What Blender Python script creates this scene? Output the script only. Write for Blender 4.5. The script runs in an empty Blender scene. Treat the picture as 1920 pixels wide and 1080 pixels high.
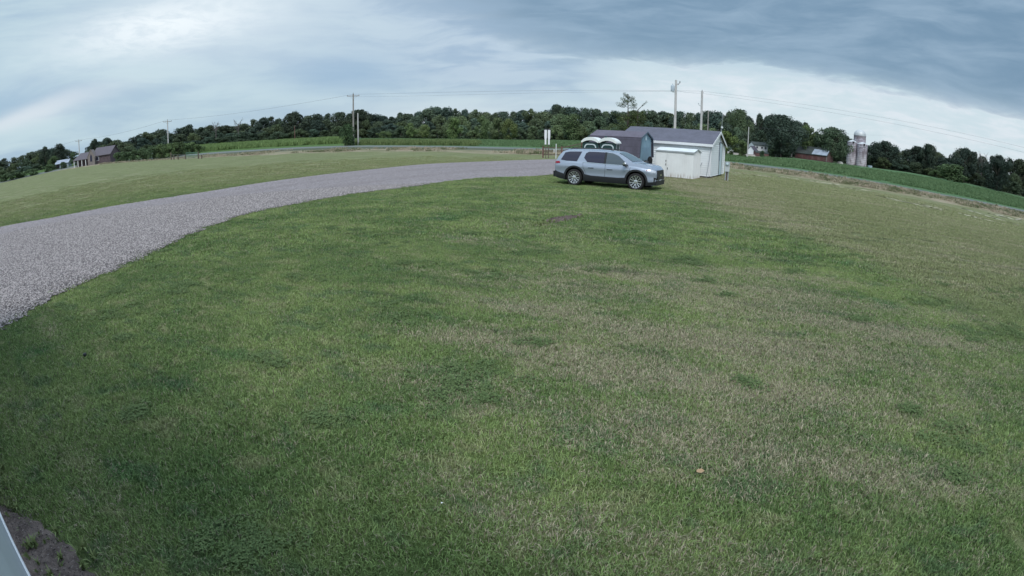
import bpy, math, random
import numpy as np
from mathutils import Vector, Matrix

SC = bpy.context.scene
COL = SC.collection
rnd = random.Random(7)
R = math.radians

# ------------------------------------------------------------------ camera
CAM_H, PITCH, ROLL, FPX = 2.10, R(16.2), R(0.65), 1000.0
cam = bpy.data.cameras.new('camera')
cam_o = bpy.data.objects.new('camera', cam)
COL.objects.link(cam_o)
SC.camera = cam_o
cam.type = 'PANO'
cam.panorama_type = 'FISHEYE_LENS_POLYNOMIAL'      # the security camera's wide lens: angle grows evenly with radius
cam.sensor_width, cam.sensor_height = 19.2, 10.8
cam.lens = 9.5
cam.fisheye_fov = R(180)
cam.fisheye_polynomial_k0 = 0.0
cam.fisheye_polynomial_k1 = -0.1
cam.fisheye_polynomial_k2 = cam.fisheye_polynomial_k3 = cam.fisheye_polynomial_k4 = 0.0
cam.clip_start, cam.clip_end = 0.02, 6000.0
cam_o.matrix_world = (Matrix.Translation((0, 0, CAM_H)) @ Matrix.Rotation(math.pi/2 - PITCH, 4, 'X')
                      @ Matrix.Rotation(ROLL, 4, 'Z'))

# ------------------------------------------------------------------ node helper
class NT:
    def __init__(s, tree):
        s.t = tree; s.n = tree.nodes; s.l = tree.links
    def new(s, typ, **kw):
        n = s.n.new(typ)
        for k, v in kw.items(): setattr(n, k, v)
        return n
    def put(s, sock, v):
        if hasattr(v, 'links') or isinstance(v, bpy.types.NodeSocket): s.l.new(v, sock)
        else: sock.default_value = v
    def m(s, op, a, b=0.0, c=None, clamp=False):
        n = s.new('ShaderNodeMath', operation=op, use_clamp=clamp)
        s.put(n.inputs[0], a); s.put(n.inputs[1], b)
        if c is not None: s.put(n.inputs[2], c)
        return n.outputs[0]
    def v(s, op, a, b=(0, 0, 0)):
        n = s.new('ShaderNodeVectorMath', operation=op)
        s.put(n.inputs[0], a); s.put(n.inputs[1], b)
        return n.outputs[0]
    def sep(s, a):
        n = s.new('ShaderNodeSeparateXYZ'); s.put(n.inputs[0], a); return n.outputs
    def comb(s, x, y, z):
        n = s.new('ShaderNodeCombineXYZ')
        for i, q in enumerate((x, y, z)): s.put(n.inputs[i], q)
        return n.outputs[0]
    def noise(s, vec, scale, detail=3.0, rough=0.55, dist=0.0, col=False):
        n = s.new('ShaderNodeTexNoise')
        s.put(n.inputs['Vector'], vec); s.put(n.inputs['Scale'], scale)
        n.inputs['Detail'].default_value = detail; n.inputs['Roughness'].default_value = rough
        n.inputs['Distortion'].default_value = dist
        return n.outputs[1 if col else 0]
    def step(s, x, a, b, lo=0.0, hi=1.0):          # smooth ramp from a to b
        n = s.new('ShaderNodeMapRange', interpolation_type='SMOOTHSTEP')
        s.put(n.inputs[0], x)
        for i, q in enumerate((a, b, lo, hi)): s.put(n.inputs[i+1], q)
        return n.outputs[0]
    def mix(s, f, a, b, mode='MIX'):
        n = s.new('ShaderNodeMix', data_type='RGBA', blend_type=mode)
        s.put(n.inputs[0], f)
        s.put(n.inputs[6], (*a, 1) if isinstance(a, tuple) and len(a) == 3 else a)
        s.put(n.inputs[7], (*b, 1) if isinstance(b, tuple) and len(b) == 3 else b)
        return n.outputs[2]
    def scale(s, col, f):
        n = s.new('ShaderNodeVectorMath', operation='SCALE')
        s.put(n.inputs[0], col); s.put(n.inputs[3], f)
        return n.outputs[0]
    def gauss(s, x, c, w):                          # exp(-((x-c)/w)^2)
        q = s.m('DIVIDE', s.m('SUBTRACT', x, c), w)
        return s.m('EXPONENT', s.m('MULTIPLY', s.m('MULTIPLY', q, q), -1.0))

# ------------------------------------------------------------------ sky
SUN_EL, SUN_AZ = R(50), R(-172)          # azimuth clockwise from +Y
world = bpy.data.worlds.new('World'); SC.world = world; world.use_nodes = True
W = NT(world.node_tree); W.n.clear()
SKY_STRENGTH = 0.10
sky = W.new('ShaderNodeTexSky', sky_type='NISHITA', sun_disc=False, sun_elevation=SUN_EL, sun_rotation=SUN_AZ,
            air_density=1.2, dust_density=2.0)
geo = W.new('ShaderNodeTexCoord')
dx, dy, dz = W.sep(W.v('NORMALIZE', geo.outputs['Generated']))
az = W.m('MULTIPLY', W.m('ARCTAN2', dx, dy), 57.2958)
el = W.m('MULTIPLY', W.m('ARCSINE', dz), 57.2958)
den = W.m('ADD', W.m('MAXIMUM', dz, 0.0), 0.16)
plane = W.comb(W.m('DIVIDE', dx, den), W.m('DIVIDE', dy, den), 0.0)
# cloud layers seen edge on: long and low near the horizon
wob = W.noise(W.comb(W.m('MULTIPLY', az, 0.035), W.m('MULTIPLY', el, 0.10), 2.0), 1.0, 4, 0.5)
wz = W.m('MULTIPLY', W.m('SUBTRACT', wob, 0.5), 1.0)
elw = W.m('ADD', el, W.m('MULTIPLY', wz, 5.0))
nA = W.noise(W.comb(W.m('MULTIPLY', az, 0.030), W.m('MULTIPLY', elw, 0.17), 0.0), 1.6, 6, 0.52, 0.2)
nB = W.noise(plane, 0.62, 5, 0.5, 0.15)
nC = W.noise(W.comb(W.m('MULTIPLY', az, 0.045), W.m('MULTIPLY', elw, 0.24), 7.0), 2.3, 7, 0.56, 0.35)
nD = W.noise(W.comb(W.m('MULTIPLY', az, 0.09), W.m('MULTIPLY', elw, 0.30), 4.0), 4.0, 6, 0.6, 0.3)
edge = W.new('ShaderNodeFloatCurve')
cm = edge.mapping; cm.use_clip = True
EDGE = [(-180, 40), (-60, 34), (-32, 21), (-20, 16), (-9, 13), (-3.7, 11.2), (2, 9.1), (16, 8.6), (24, 8.9), (30, 8.6), (38, 7.9), (47, 7.2), (54, 6.8), (64, 7), (90, 12), (130, 28), (180, 40)]
pts = cm.curves[0].points
for i, (a, e) in enumerate(EDGE):
    q = ((a + 180)/360, e/50)
    if i < 2: pts[i].location = q
    else: pts.new(*q)
cm.update()
W.put(edge.inputs[1], W.m('DIVIDE', W.m('ADD', az, 180.0), 360.0))
el_edge = W.m('MULTIPLY', edge.outputs[0], 50.0)
rag = W.m('ADD', W.m('MULTIPLY', W.m('SUBTRACT', nC, 0.5), 3.2), W.m('MULTIPLY', W.m('SUBTRACT', nD, 0.5), 1.5))
above = W.m('SUBTRACT', W.m('ADD', el, rag), el_edge)
soft = W.step(az, -12.0, 14.0, 3.6, 1.0)             # the edge is a soft veil ahead and crisper to the far side
shelf = W.m('MULTIPLY', W.m('SUBTRACT', 1.0, W.m('EXPONENT', W.m('MULTIPLY', W.m('MAXIMUM', W.m('DIVIDE', W.m('ADD', above, 0.4), soft), 0.0), -1.3))), W.step(az, -30.0, 6.0, 0.30, 1.0))
C_pale, C_blue, C_lil, C_white = (0.52, 0.665, 0.735), (0.36, 0.50, 0.635), (0.42, 0.52, 0.66), (0.68, 0.765, 0.83)
c = W.mix(W.step(W.m('ADD', W.m('MULTIPLY', nA, 0.7), W.m('MULTIPLY', nC, 0.3)), 0.38, 0.66), C_pale, C_blue)
lil = W.m('MULTIPLY', W.gauss(az, -4.0, 17.0), W.step(el, 2.5, 7.0))
c = W.mix(W.m('MULTIPLY', lil, 0.75), c, W.mix(W.step(nC, 0.40, 0.64), (0.47, 0.575, 0.70), (0.33, 0.445, 0.60)))
bank = W.m('MULTIPLY', W.gauss(az, -18.0, 7.0), W.gauss(elw, 7.2, 2.4))
c = W.mix(W.m('MULTIPLY', bank, 0.75), c, (0.275, 0.425, 0.60))
bank2 = W.m('MULTIPLY', W.gauss(az, -57.0, 7.0), W.gauss(elw, 7.2, 1.7))
c = W.mix(W.m('MULTIPLY', bank2, 0.6), c, (0.32, 0.475, 0.63))
# bright break in the cloud high over the hayfield, slanting up towards the middle, its light spreading
e1 = W.m('SUBTRACT', elw, W.m('MULTIPLY', W.m('ADD', az, 42.0), 0.16))
gl1 = W.m('MULTIPLY', W.gauss(az, -37.0, 10.5), W.gauss(e1, 12.0, 2.7))
gl2 = W.m('MULTIPLY', W.gauss(az, -31.0, 15.0), W.gauss(elw, 13.5, 5.5))
c = W.mix(W.m('MULTIPLY', gl2, 0.62, clamp=True), c, (0.66, 0.755, 0.83))
c = W.mix(W.m('MULTIPLY', gl1, W.step(nD, 0.30, 0.62, 0.55, 1.0), clamp=True), c, (0.86, 0.93, 0.97))
e2 = W.m('SUBTRACT', elw, W.m('MULTIPLY', W.m('ADD', az, 52.0), 0.13))
c = W.mix(W.m('MULTIPLY', W.m('MULTIPLY', W.gauss(az, -51.0, 9.0), W.gauss(e2, 5.2, 0.9)), 0.75), c, (0.70, 0.76, 0.82))
# pale band under the shelf
band = W.m('MULTIPLY', W.step(W.m('ADD', az, W.m('MULTIPLY', wz, 10.0)), 3.0, 17.0), W.step(el, 11.0, 6.0))
c = W.mix(W.m('MULTIPLY', band, 0.92), c, W.mix(W.step(W.m('ADD', W.m('MULTIPLY', nC, 0.6), W.m('MULTIPLY', nD, 0.4)), 0.40, 0.62), (0.60, 0.715, 0.775), (0.73, 0.79, 0.85)))
low = W.m('MULTIPLY', W.step(elw, 6.0, 1.5), W.gauss(az, -7.0, 13.0))
c = W.mix(W.m('MULTIPLY', low, 0.55), c, (0.66, 0.73, 0.79))
dark = W.mix(W.step(W.m('ADD', W.m('MULTIPLY', nC, 0.7), W.m('MULTIPLY', nA, 0.3)), 0.36, 0.68), (0.175, 0.285, 0.405), (0.285, 0.405, 0.53))
dark = W.mix(W.step(el, 20.0, 50.0), dark, (0.50, 0.60, 0.70))
c = W.mix(shelf, c, dark)
# overcast brightens towards the zenith
c = W.scale(c, W.step(el, 20.0, 70.0, 0.93, 2.1))
cloud = W.scale(c, 1.0/SKY_STRENGTH)
mixsky = W.mix(0.93, sky.outputs[0], cloud)
bg = W.new('ShaderNodeBackground'); W.put(bg.inputs[0], mixsky); bg.inputs[1].default_value = SKY_STRENGTH
wo = W.new('ShaderNodeOutputWorld'); W.l.new(bg.outputs[0], wo.inputs[0])

sun = bpy.data.lights.new('sun', 'SUN'); sun.energy = 1.5; sun.angle = R(24); sun.color = (1.0, 0.965, 0.91)
sun_o = bpy.data.objects.new('sun', sun); COL.objects.link(sun_o)
sd = Vector((math.sin(SUN_AZ)*math.cos(SUN_EL), math.cos(SUN_AZ)*math.cos(SUN_EL), math.sin(SUN_EL)))
sun_o.rotation_euler = sd.to_track_quat('Z', 'Y').to_euler()

SC.view_settings.view_transform = 'Standard'; SC.view_settings.look = 'None'
SC.view_settings.gamma = 1.0; SC.view_settings.exposure = 0.22; SC.view_settings.use_curve_mapping = False
SC.cycles.max_bounces = 6; SC.cycles.diffuse_bounces = 3; SC.cycles.glossy_bounces = 3
SC.cycles.transparent_max_bounces = 4; SC.cycles.use_denoising = True

# ------------------------------------------------------------------ survey: sight lines of the photograph -> places on the ground
def sight(x, y):
    X, Y = x - 960.0, 540.0 - y
    th = math.hypot(X, Y)/FPX; a = math.atan2(Y, X) + ROLL
    cx, cy, cz = math.sin(th)*math.cos(a), math.sin(th)*math.sin(a), math.cos(th)
    return (cx, cy*math.sin(PITCH) + cz*math.cos(PITCH), cy*math.cos(PITCH) - cz*math.sin(PITCH))
def azel(x, y):
    d = sight(x, y)
    return math.degrees(math.atan2(d[0], d[1])), math.degrees(math.atan2(d[2], math.hypot(d[0], d[1])))
def at(x, y, r):                                   # point on that sight line at horizontal range r
    d = sight(x, y); k = r/math.hypot(d[0], d[1])
    return Vector((d[0]*k, d[1]*k, CAM_H + d[2]*k))
def low_ground(x, y):                              # point on the level lawn
    d = sight(x, y); k = -CAM_H/d[2]
    return Vector((d[0]*k, d[1]*k, 0.0))

def prof(pairs):
    a = sorted(azel(x, y) for x, y in pairs)
    return np.array([p[0] for p in a]), np.array([p[1] for p in a])
P_MOWN = prof([(0,346),(75,329),(150,315),(200,308),(300,300),(375,297),(480,293),(560,289),(660,287),(800,286),(900,289),(1000,293),(1100,298),(1200,303),(1300,308.5),(1380,318),(1500,335),(1600,352),(1750,378),(1919,416)])
P_FAR = [(0,341),(75,324),(150,309),(200,303),(300,294),(400,285.5),(480,280.5),(560,276),(660,273),(800,273.5),(935,276),(1009,278),(1100,281),(1200,286.5),(1300,295),(1374,304),(1480,316),(1620,337),(1763,363.5),(1919,394)]
P_NEAR = prof([(x, y+2.6) for x, y in P_FAR])
P_DITCH = prof([(x, y+(2.8 if x < 250 else 6.0)) for x, y in P_FAR])
P_FAR = prof(P_FAR)
P_CROP = prof([(0,336),(75,319),(150,304),(200,297),(300,288),(370,276),(480,268.5),(560,264),(660,259),(800,260),(960,262),(1100,263.5),(1200,270),(1300,281),(1400,293),(1492,296.5),(1567,306),(1631,314),(1700,322.6),(1824,346),(1919,369.7)])
ROAD_AZ, ROAD_D = 24.0, 80.0
def rng(az, d, cap):
    cz = max(math.cos(R(az - ROAD_AZ)), 0.02)
    r = d/cz
    return r if r < cap*0.8 else cap*0.8 + cap*0.2*(1 - math.exp(-(r - cap*0.8)/(cap*0.2)))
def r_crop(az):
    return float(np.interp(az, [-60, -50, -40, -36, -30, 0, 15, 24, 32, 40, 46, 60], [285, 262, 225, 262, 270, 260, 225, 172, 178, 195, 205, 180]))
def profile(az):
    a = float(np.clip(az, -54, 55))
    rs = [rng(a, 60, 205), rng(a, 69, 222), rng(a, 76.7, 232), rng(a, 83.3, 242)]
    rs.append(max(r_crop(a), rs[-1] + 6))
    zs = []
    for r, P in zip(rs, (P_MOWN, P_DITCH, P_NEAR, P_FAR, P_CROP)):
        zs.append(CAM_H + r*math.tan(R(float(np.interp(a, P[0], P[1])))))
    zs[1] -= 0.0
    out_r = [0, 26] + rs + [rs[-1] + 120, 2500]
    out_z = [0, 0] + zs + [zs[-1] + 0.6, zs[-1] + 4.0]
    return out_r, out_z
_pc = {}
def prof_cached(az):
    k = round(az*2)
    if k not in _pc: _pc[k] = profile(k/2)
    return _pc[k]
def undul(x, y):
    return 0.010*math.sin(0.55*x + 0.2*y)*math.sin(0.4*y - 0.2*x) + 0.01*math.sin(0.25*x - 0.3*y + 1)
def gz(x, y):
    r = math.hypot(x, y); az_ = math.degrees(math.atan2(x, y))
    if r < 26: return undul(x, y)*min(1, r/3)
    f = az_*2; k0 = math.floor(f); t = f - k0
    z = 0
    for k, w in ((k0, 1 - t), (k0 + 1, t)):
        pr, pz = prof_cached(k/2)
        z += w*float(np.interp(r, pr, pz))
    return z + undul(x, y)*max(0, 1 - (r - 26)/40)
def on_ground(x, y, r):
    p = at(x, y, r); p.z = gz(p.x, p.y); return p

# ------------------------------------------------------------------ mesh builder
class MB:
    def __init__(s): s.v = []; s.f = []; s.M = Matrix.Identity(4); s.mi = []
    def add(s, vs, fs, mi=0):
        b = len(s.v); s.v += [tuple(s.M @ Vector(p)) for p in vs]
        s.f += [tuple(b + i for i in f) for f in fs]; s.mi += [mi]*len(fs); return s
    def box(s, c, d, rot=None, mi=0):
        x, y, z = d[0]/2, d[1]/2, d[2]/2
        vs = [Vector(p) for p in ((-x,-y,-z),(x,-y,-z),(x,y,-z),(-x,y,-z),(-x,-y,z),(x,-y,z),(x,y,z),(-x,y,z))]
        if rot is not None: vs = [rot @ p for p in vs]
        return s.add([p + Vector(c) for p in vs], [(0,3,2,1),(4,5,6,7),(0,1,5,4),(1,2,6,5),(2,3,7,6),(3,0,4,7)], mi)
    def bar(s, a, b, w, h=None):                   # box between two points
        a, b = Vector(a), Vector(b); h = h or w; d = b - a
        q = d.to_track_quat('X', 'Z').to_matrix()
        return s.box((a + b)/2, (d.length, w, h), q)
    def tube(s, pts, rad, n=8, cap=True):
        pts = [Vector(p) for p in pts]
        if not hasattr(rad, '__len__'): rad = [rad]*len(pts)
        vs, fs = [], []; prev = None
        for i, p in enumerate(pts):
            d = (pts[min(i+1, len(pts)-1)] - pts[max(i-1, 0)]).normalized()
            ref = prev if prev is not None else (Vector((0, 0, 1)) if abs(d.z) < 0.9 else Vector((1, 0, 0)))
            a = (ref - d*ref.dot(d)).normalized(); prev = a; b = d.cross(a)
            for k in range(n):
                t = 2*math.pi*k/n; vs.append(p + (a*math.cos(t) + b*math.sin(t))*rad[i])
        for i in range(len(pts)-1):
            for k in range(n):
                fs.append((i*n+k, i*n+(k+1) % n, (i+1)*n+(k+1) % n, (i+1)*n+k))
        if cap: fs += [tuple(range(n))[::-1], tuple(range((len(pts)-1)*n, len(pts)*n))]
        return s.add(vs, fs)
    def lathe(s, prof_, n=24, c=(0, 0, 0), axis='Z', cap=True):
        vs, fs = [], []
        for r_, z_ in prof_:
            for k in range(n):
                t = 2*math.pi*k/n
                p = (r_*math.cos(t), r_*math.sin(t), z_)
                if axis == 'Y': p = (p[0], p[2], p[1])
                vs.append(Vector(p) + Vector(c))
        for i in range(len(prof_)-1):
            for k in range(n):
                q = (i*n+k, i*n+(k+1) % n, (i+1)*n+(k+1) % n, (i+1)*n+k)
                fs.append(q if axis == 'Z' else q[::-1])
        if cap: fs.append(tuple(range(n))[::-1]); fs.append(tuple(range((len(prof_)-1)*n, len(prof_)*n)))
        return s.add(vs, fs)
    def prism(s, poly, vec):                       # polygon (3D points) pushed along vec
        n = len(poly); vec = Vector(vec); vs = [Vector(p) for p in poly] + [Vector(p) + vec for p in poly]
        return s.add(vs, [tuple(range(n))[::-1], tuple(range(n, 2*n))] + [(i, (i+1) % n, n+(i+1) % n, n+i) for i in range(n)])
    def quad(s, *p): return s.add(p, [tuple(range(len(p)))])
def mesh_np(name, verts, faces, mats=None):
    me = bpy.data.meshes.new(name)
    verts = np.asarray(verts, np.float32).reshape(-1, 3); faces = np.asarray(faces, np.int32)
    k = faces.shape[1]
    me.vertices.add(len(verts)); me.vertices.foreach_set('co', verts.ravel())
    me.loops.add(faces.size); me.loops.foreach_set('vertex_index', faces.ravel())
    me.polygons.add(len(faces)); me.polygons.foreach_set('loop_start', np.arange(0, faces.size, k, dtype=np.int32))
    me.polygons.foreach_set('loop_total', np.full(len(faces), k, np.int32))
    me.update(calc_edges=True)
    return me
def obj(name, mb, mat, parent=None, smooth=False, loc=None, rz=0.0, kind=None, label=None):
    if isinstance(mb, MB):
        me = bpy.data.meshes.new(name); me.from_pydata(mb.v, [], mb.f)
        me.update()
        if any(mb.mi): me.polygons.foreach_set('material_index', mb.mi)
    else: me = mb
    if not me.materials:
        for m_ in (mat if isinstance(mat, (list, tuple)) else [mat]): me.materials.append(m_)
    if smooth:
        me.polygons.foreach_set('use_smooth', [True]*len(me.polygons))
        if smooth is not True:
            try: me.set_sharp_from_angle(angle=R(smooth))
            except Exception: pass
    o = bpy.data.objects.new(name, me); COL.objects.link(o)
    if parent is not None: o.parent = parent
    if loc is not None: o.location = loc
    o.rotation_euler.z = rz
    if kind: o['kind'] = kind
    if label: o['label'] = label
    return o
def thing(name, label, cat, loc=(0, 0, 0), rz=0.0, group=None):
    o = bpy.data.objects.new(name, None); COL.objects.link(o); o.empty_display_size = 0.2
    o.location = loc; o.rotation_euler.z = rz
    return tag(o, label, cat, group)
def tag(o, label, cat, group=None):
    o['label'] = label; o['category'] = cat
    if group: o['group'] = group
    return o
def copy_tree(o, loc, rz=0.0, scale=None, label=None, group=None):
    c_ = o.copy(); COL.objects.link(c_); c_.location = loc; c_.rotation_euler.z = rz
    if scale is not None: c_.scale = scale
    if label: c_['label'] = label
    if group: c_['group'] = group
    for ch in o.children:
        d = ch.copy(); COL.objects.link(d); d.parent = c_
        for g in ch.children:
            e = g.copy(); COL.objects.link(e); e.parent = d
    return c_

# ------------------------------------------------------------------ materials
def mat(name, color, rough=0.6, metal=0.0, spec=0.5, var=0.0, vscale=3.0, bump=0.0, bscale=20.0, coat=0.0, build=None):
    m_ = bpy.data.materials.new(name); m_.use_nodes = True
    t = NT(m_.node_tree); p = t.n['Principled BSDF']
    p.inputs['Roughness'].default_value = rough; p.inputs['Metallic'].default_value = metal
    p.inputs['Specular IOR Level'].default_value = spec; p.inputs['Coat Weight'].default_value = coat
    col = (*color, 1)
    if var or bump or build:
        tc = t.new('ShaderNodeTexCoord').outputs['Object']
    if var:
        n_ = t.noise(tc, vscale, 5, 0.6)
        col = t.mix(t.step(n_, 0.3, 0.7), tuple(c_*(1-var) for c_ in color), tuple(min(1, c_*(1+var)) for c_ in color))
    if build: col = build(t, tc, col, p)
    t.put(p.inputs['Base Color'], col)
    if bump:
        b = t.new('ShaderNodeBump'); b.inputs['Strength'].default_value = bump; b.inputs['Distance'].default_value = 0.02
        t.put(b.inputs['Height'], t.noise(tc, bscale, 4)); t.l.new(b.outputs[0], p.inputs['Normal'])
    return m_

def lawn_col(t, pos, blade=False, isl=None):
    """Mown turf: green with olive and dry straw patches, tied to the place on the ground."""
    x, y, z = t.sep(pos)
    flat = t.comb(x, y, 0.0)
    a = R(-24)
    u = t.m('ADD', t.m('MULTIPLY', x, math.cos(a)), t.m('MULTIPLY', y, math.sin(a)))     # along the mower's lines
    w = t.m('ADD', t.m('MULTIPLY', x, -math.sin(a)), t.m('MULTIPLY', y, math.cos(a)))
    lines = t.comb(t.m('MULTIPLY', u, 0.35), w, 0.0)
    big = t.noise(flat, 0.16, 3, 0.5)
    med = t.noise(lines, 0.85, 5, 0.62, 0.3)
    sml = t.noise(flat, 5.0, 5, 0.65, 0.2)
    r = t.m('SQRT', t.m('ADD', t.m('MULTIPLY', x, x), t.m('MULTIPLY', y, y)))
    # where the turf has dried out: in front of the camera and beyond the parked car
    d1 = t.m('MULTIPLY', t.gauss(x, 2.6, 3.4), t.gauss(y, 5.2, 3.6))
    d2 = t.m('MULTIPLY', t.gauss(t.m('SUBTRACT', x, t.m('MULTIPLY', y, 0.2)), 3.5, 3.0), t.step(y, 9.0, 24.0, 0.0, 0.6))
    hay = t.step(t.m('ADD', x, t.m('MULTIPLY', t.m('SUBTRACT', big, 0.5), 3.0)), 6.2, 8.2)
    hay = t.m('MULTIPLY', hay, t.step(t.m('ADD', t.m('MULTIPLY', y, 1.0), t.m('MULTIPLY', x, 0.25)), 4.0, 11.0))
    farf = t.step(r, 24.0, 40.0)
    base = t.m('ADD', t.m('MULTIPLY', d1, 0.20), t.m('ADD', t.m('MULTIPLY', d2, 0.14), t.m('MULTIPLY', hay, 0.04)))
    score = t.m('ADD', t.m('ADD', t.m('MULTIPLY', med, 0.60), t.m('MULTIPLY', sml, 0.30)), t.m('ADD', t.m('MULTIPLY', big, 0.25), base))
    mow = t.m('MULTIPLY', t.m('SINE', t.m('ADD', t.m('MULTIPLY', w, 5.2), t.m('MULTIPLY', big, 6.0))), 0.035)
    lushl = t.m('MULTIPLY', t.step(t.m('ADD', x, t.m('MULTIPLY', big, 3.0)), 1.5, -2.5), t.step(r, 22.0, 12.0))
    dry = t.step(t.m('SUBTRACT', t.m('ADD', score, mow), t.m('MULTIPLY', lushl, 0.07)), 0.56, 0.84)
    green = t.mix(t.step(t.noise(flat, 0.55, 4, 0.6), 0.35, 0.68), (0.084, 0.132, 0.046), (0.152, 0.198, 0.074))
    lush = t.step(t.noise(t.v('ADD', flat, (31, 7, 0)), 0.7, 3, 0.5), 0.60, 0.72)
    green = t.mix(t.m('MULTIPLY', lush, 0.8), green, (0.066, 0.128, 0.050))
    mott = t.noise(t.comb(t.m('MULTIPLY', u, 0.7), w, 5.0), 3.1, 4, 0.6, 0.3)
    green = t.mix(t.step(mott, 0.52, 0.66, 0.0, 0.55), green, (0.064, 0.108, 0.056))
    green = t.mix(t.step(mott, 0.44, 0.34, 0.0, 0.45), green, (0.215, 0.215, 0.120))
    olive = t.mix(t.m('MAXIMUM', hay, t.m('MULTIPLY', farf, 0.9)), green, t.mix(med, (0.125, 0.150, 0.066), (0.202, 0.206, 0.112)))
    straw = t.mix(sml, (0.220, 0.196, 0.140), (0.375, 0.335, 0.245))
    stk = t.noise(t.comb(t.m('MULTIPLY', u, 0.30), t.m('MULTIPLY', w, 1.9), 12.0), 1.25, 4, 0.6, 0.25)
    stk = t.m('MULTIPLY', t.step(stk, 0.56, 0.68), t.m('MULTIPLY', t.step(r, 3.5, 6.0), t.step(r, 26.0, 16.0)))
    olive = t.mix(t.m('MULTIPLY', stk, 0.75), olive, t.v('MULTIPLY', olive, (0.62, 0.68, 0.78)))
    straw = t.mix(t.m('MULTIPLY', stk, 0.7), straw, t.v('MULTIPLY', straw, (0.5, 0.52, 0.55)))
    if blade:
        pick = t.m('GREATER_THAN', t.m('ADD', t.m('MULTIPLY', dry, 0.62), 0.07), isl)
        c_ = t.mix(pick, t.scale(olive, t.step(t.m('FRACT', t.m('MULTIPLY', isl, 7.31)), 0.0, 1.0, 1.15, 2.1)),
                   t.scale(straw, t.step(t.m('FRACT', t.m('MULTIPLY', isl, 3.7)), 0.0, 1.0, 1.0, 1.7)))
        return c_
    return t.mix(t.m('MULTIPLY', dry, 0.62), olive, straw)

def world_mat(name, fn, rough=0.9, bump=None, spec=0.2):
    m_ = bpy.data.materials.new(name); m_.use_nodes = True
    t = NT(m_.node_tree); p = t.n['Principled BSDF']
    p.inputs['Roughness'].default_value = rough; p.inputs['Specular IOR Level'].default_value = spec
    pos = t.new('ShaderNodeNewGeometry').outputs['Position']
    col = fn(t, pos); t.put(p.inputs['Base Color'], col)
    if bump:
        h = bump[0](t, pos)
        b = t.new('ShaderNodeBump'); b.inputs['Strength'].default_value = bump[1]; b.inputs['Distance'].default_value = bump[2]
        t.put(b.inputs['Height'], h); t.l.new(b.outputs[0], p.inputs['Normal'])
    return m_

def turf_fn(t, pos):
    c_ = lawn_col(t, pos)
    x, y, z = t.sep(pos)
    fine = t.noise(t.comb(x, y, 0.0), 38.0, 3, 0.7)
    f2 = t.noise(t.comb(t.m('MULTIPLY', x, 0.5), y, 0.0), 9.0, 4, 0.7)
    r0 = t.m('SQRT', t.m('ADD', t.m('MULTIPLY', x, x), t.m('MULTIPLY', y, y)))
    str_ = t.noise(t.comb(t.m('MULTIPLY', x, 0.22), y, 9.0), 0.9, 6, 0.7, 0.2)
    c_ = t.scale(c_, t.step(str_, 0.32, 0.68, 0.86, 1.14))
    k = t.m('MULTIPLY', t.step(fine, 0.3, 0.7, 0.70, 1.30), t.step(f2, 0.3, 0.7, 0.74, 1.28))
    near = t.step(t.m('SQRT', t.m('ADD', t.m('MULTIPLY', x, x), t.m('MULTIPLY', y, y))), 20.0, 34.0, 0.72, 0.98)   # turf sheet is darker near the camera, paler farther out
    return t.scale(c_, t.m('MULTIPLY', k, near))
def turf_h(t, pos): return t.m('ADD', t.noise(pos, 22.0, 4, 0.7), t.m('MULTIPLY', t.noise(pos, 4.0, 3), 1.2))
M_lawn = world_mat('mown turf', turf_fn, 0.95, (turf_h, 0.7, 0.03), 0.1)

def verge_fn(t, pos):
    x, y, z = t.sep(pos); a = R(-24)
    u = t.m('ADD', t.m('MULTIPLY', x, math.cos(a)), t.m('MULTIPLY', y, math.sin(a)))
    w = t.m('ADD', t.m('MULTIPLY', x, -math.sin(a)), t.m('MULTIPLY', y, math.cos(a)))
    n1 = t.noise(t.comb(t.m('MULTIPLY', u, 0.16), w, 0.0), 0.9, 5, 0.65)
    n2 = t.noise(pos, 0.6, 4)
    straw = t.mix(n2, (0.25, 0.205, 0.155), (0.40, 0.335, 0.255))
    gr = t.mix(n2, (0.100, 0.115, 0.056), (0.17, 0.175, 0.09))
    near = t.step(t.m('ADD', w, t.m('MULTIPLY', t.m('SUBTRACT', n1, 0.5), 16.0)), 60.5, 64.5); ditch = t.step(w, 68.0, 70.5)
    c_ = t.mix(t.step(n1, 0.42, 0.58), gr, straw)
    c_ = t.mix(near, t.scale(lawn_col(t, pos), 0.98), c_)
    return t.mix(ditch, c_, t.mix(n1, (0.062, 0.078, 0.050), (0.13, 0.14, 0.10)))
M_verge = world_mat('rough verge', verge_fn, 0.95, (lambda t, p: t.noise(p, 3.0, 5, 0.7), 0.9, 0.15), 0.1)

def crop_fn(t, pos):
    x, y, z = t.sep(pos)
    n1 = t.noise(pos, 0.22, 5, 0.6); n2 = t.noise(pos, 1.6, 3)
    g = t.mix(n1, (0.062, 0.128, 0.060), (0.098, 0.168, 0.078))
    g2 = t.mix(n1, (0.050, 0.105, 0.030), (0.105, 0.165, 0.050))
    c_ = t.mix(t.step(x, -40.0, -10.0), g2, g)
    return t.scale(c_, t.step(n2, 0.3, 0.7, 0.82, 1.15))
M_crop = world_mat('green crop', crop_fn, 0.9, (lambda t, p: t.noise(p, 2.5, 4, 0.7), 0.8, 0.12), 0.15)
M_meadow = world_mat('field beyond', lambda t, p: t.mix(t.noise(p, 0.05, 4), (0.035, 0.060, 0.026), (0.075, 0.095, 0.045)))

def asphalt_fn(t, pos):
    return t.mix(t.noise(pos, 0.7, 5, 0.6), (0.110, 0.122, 0.120), (0.16, 0.17, 0.168))
M_road = world_mat('worn asphalt', asphalt_fn, 0.8, None, 0.3)

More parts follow.
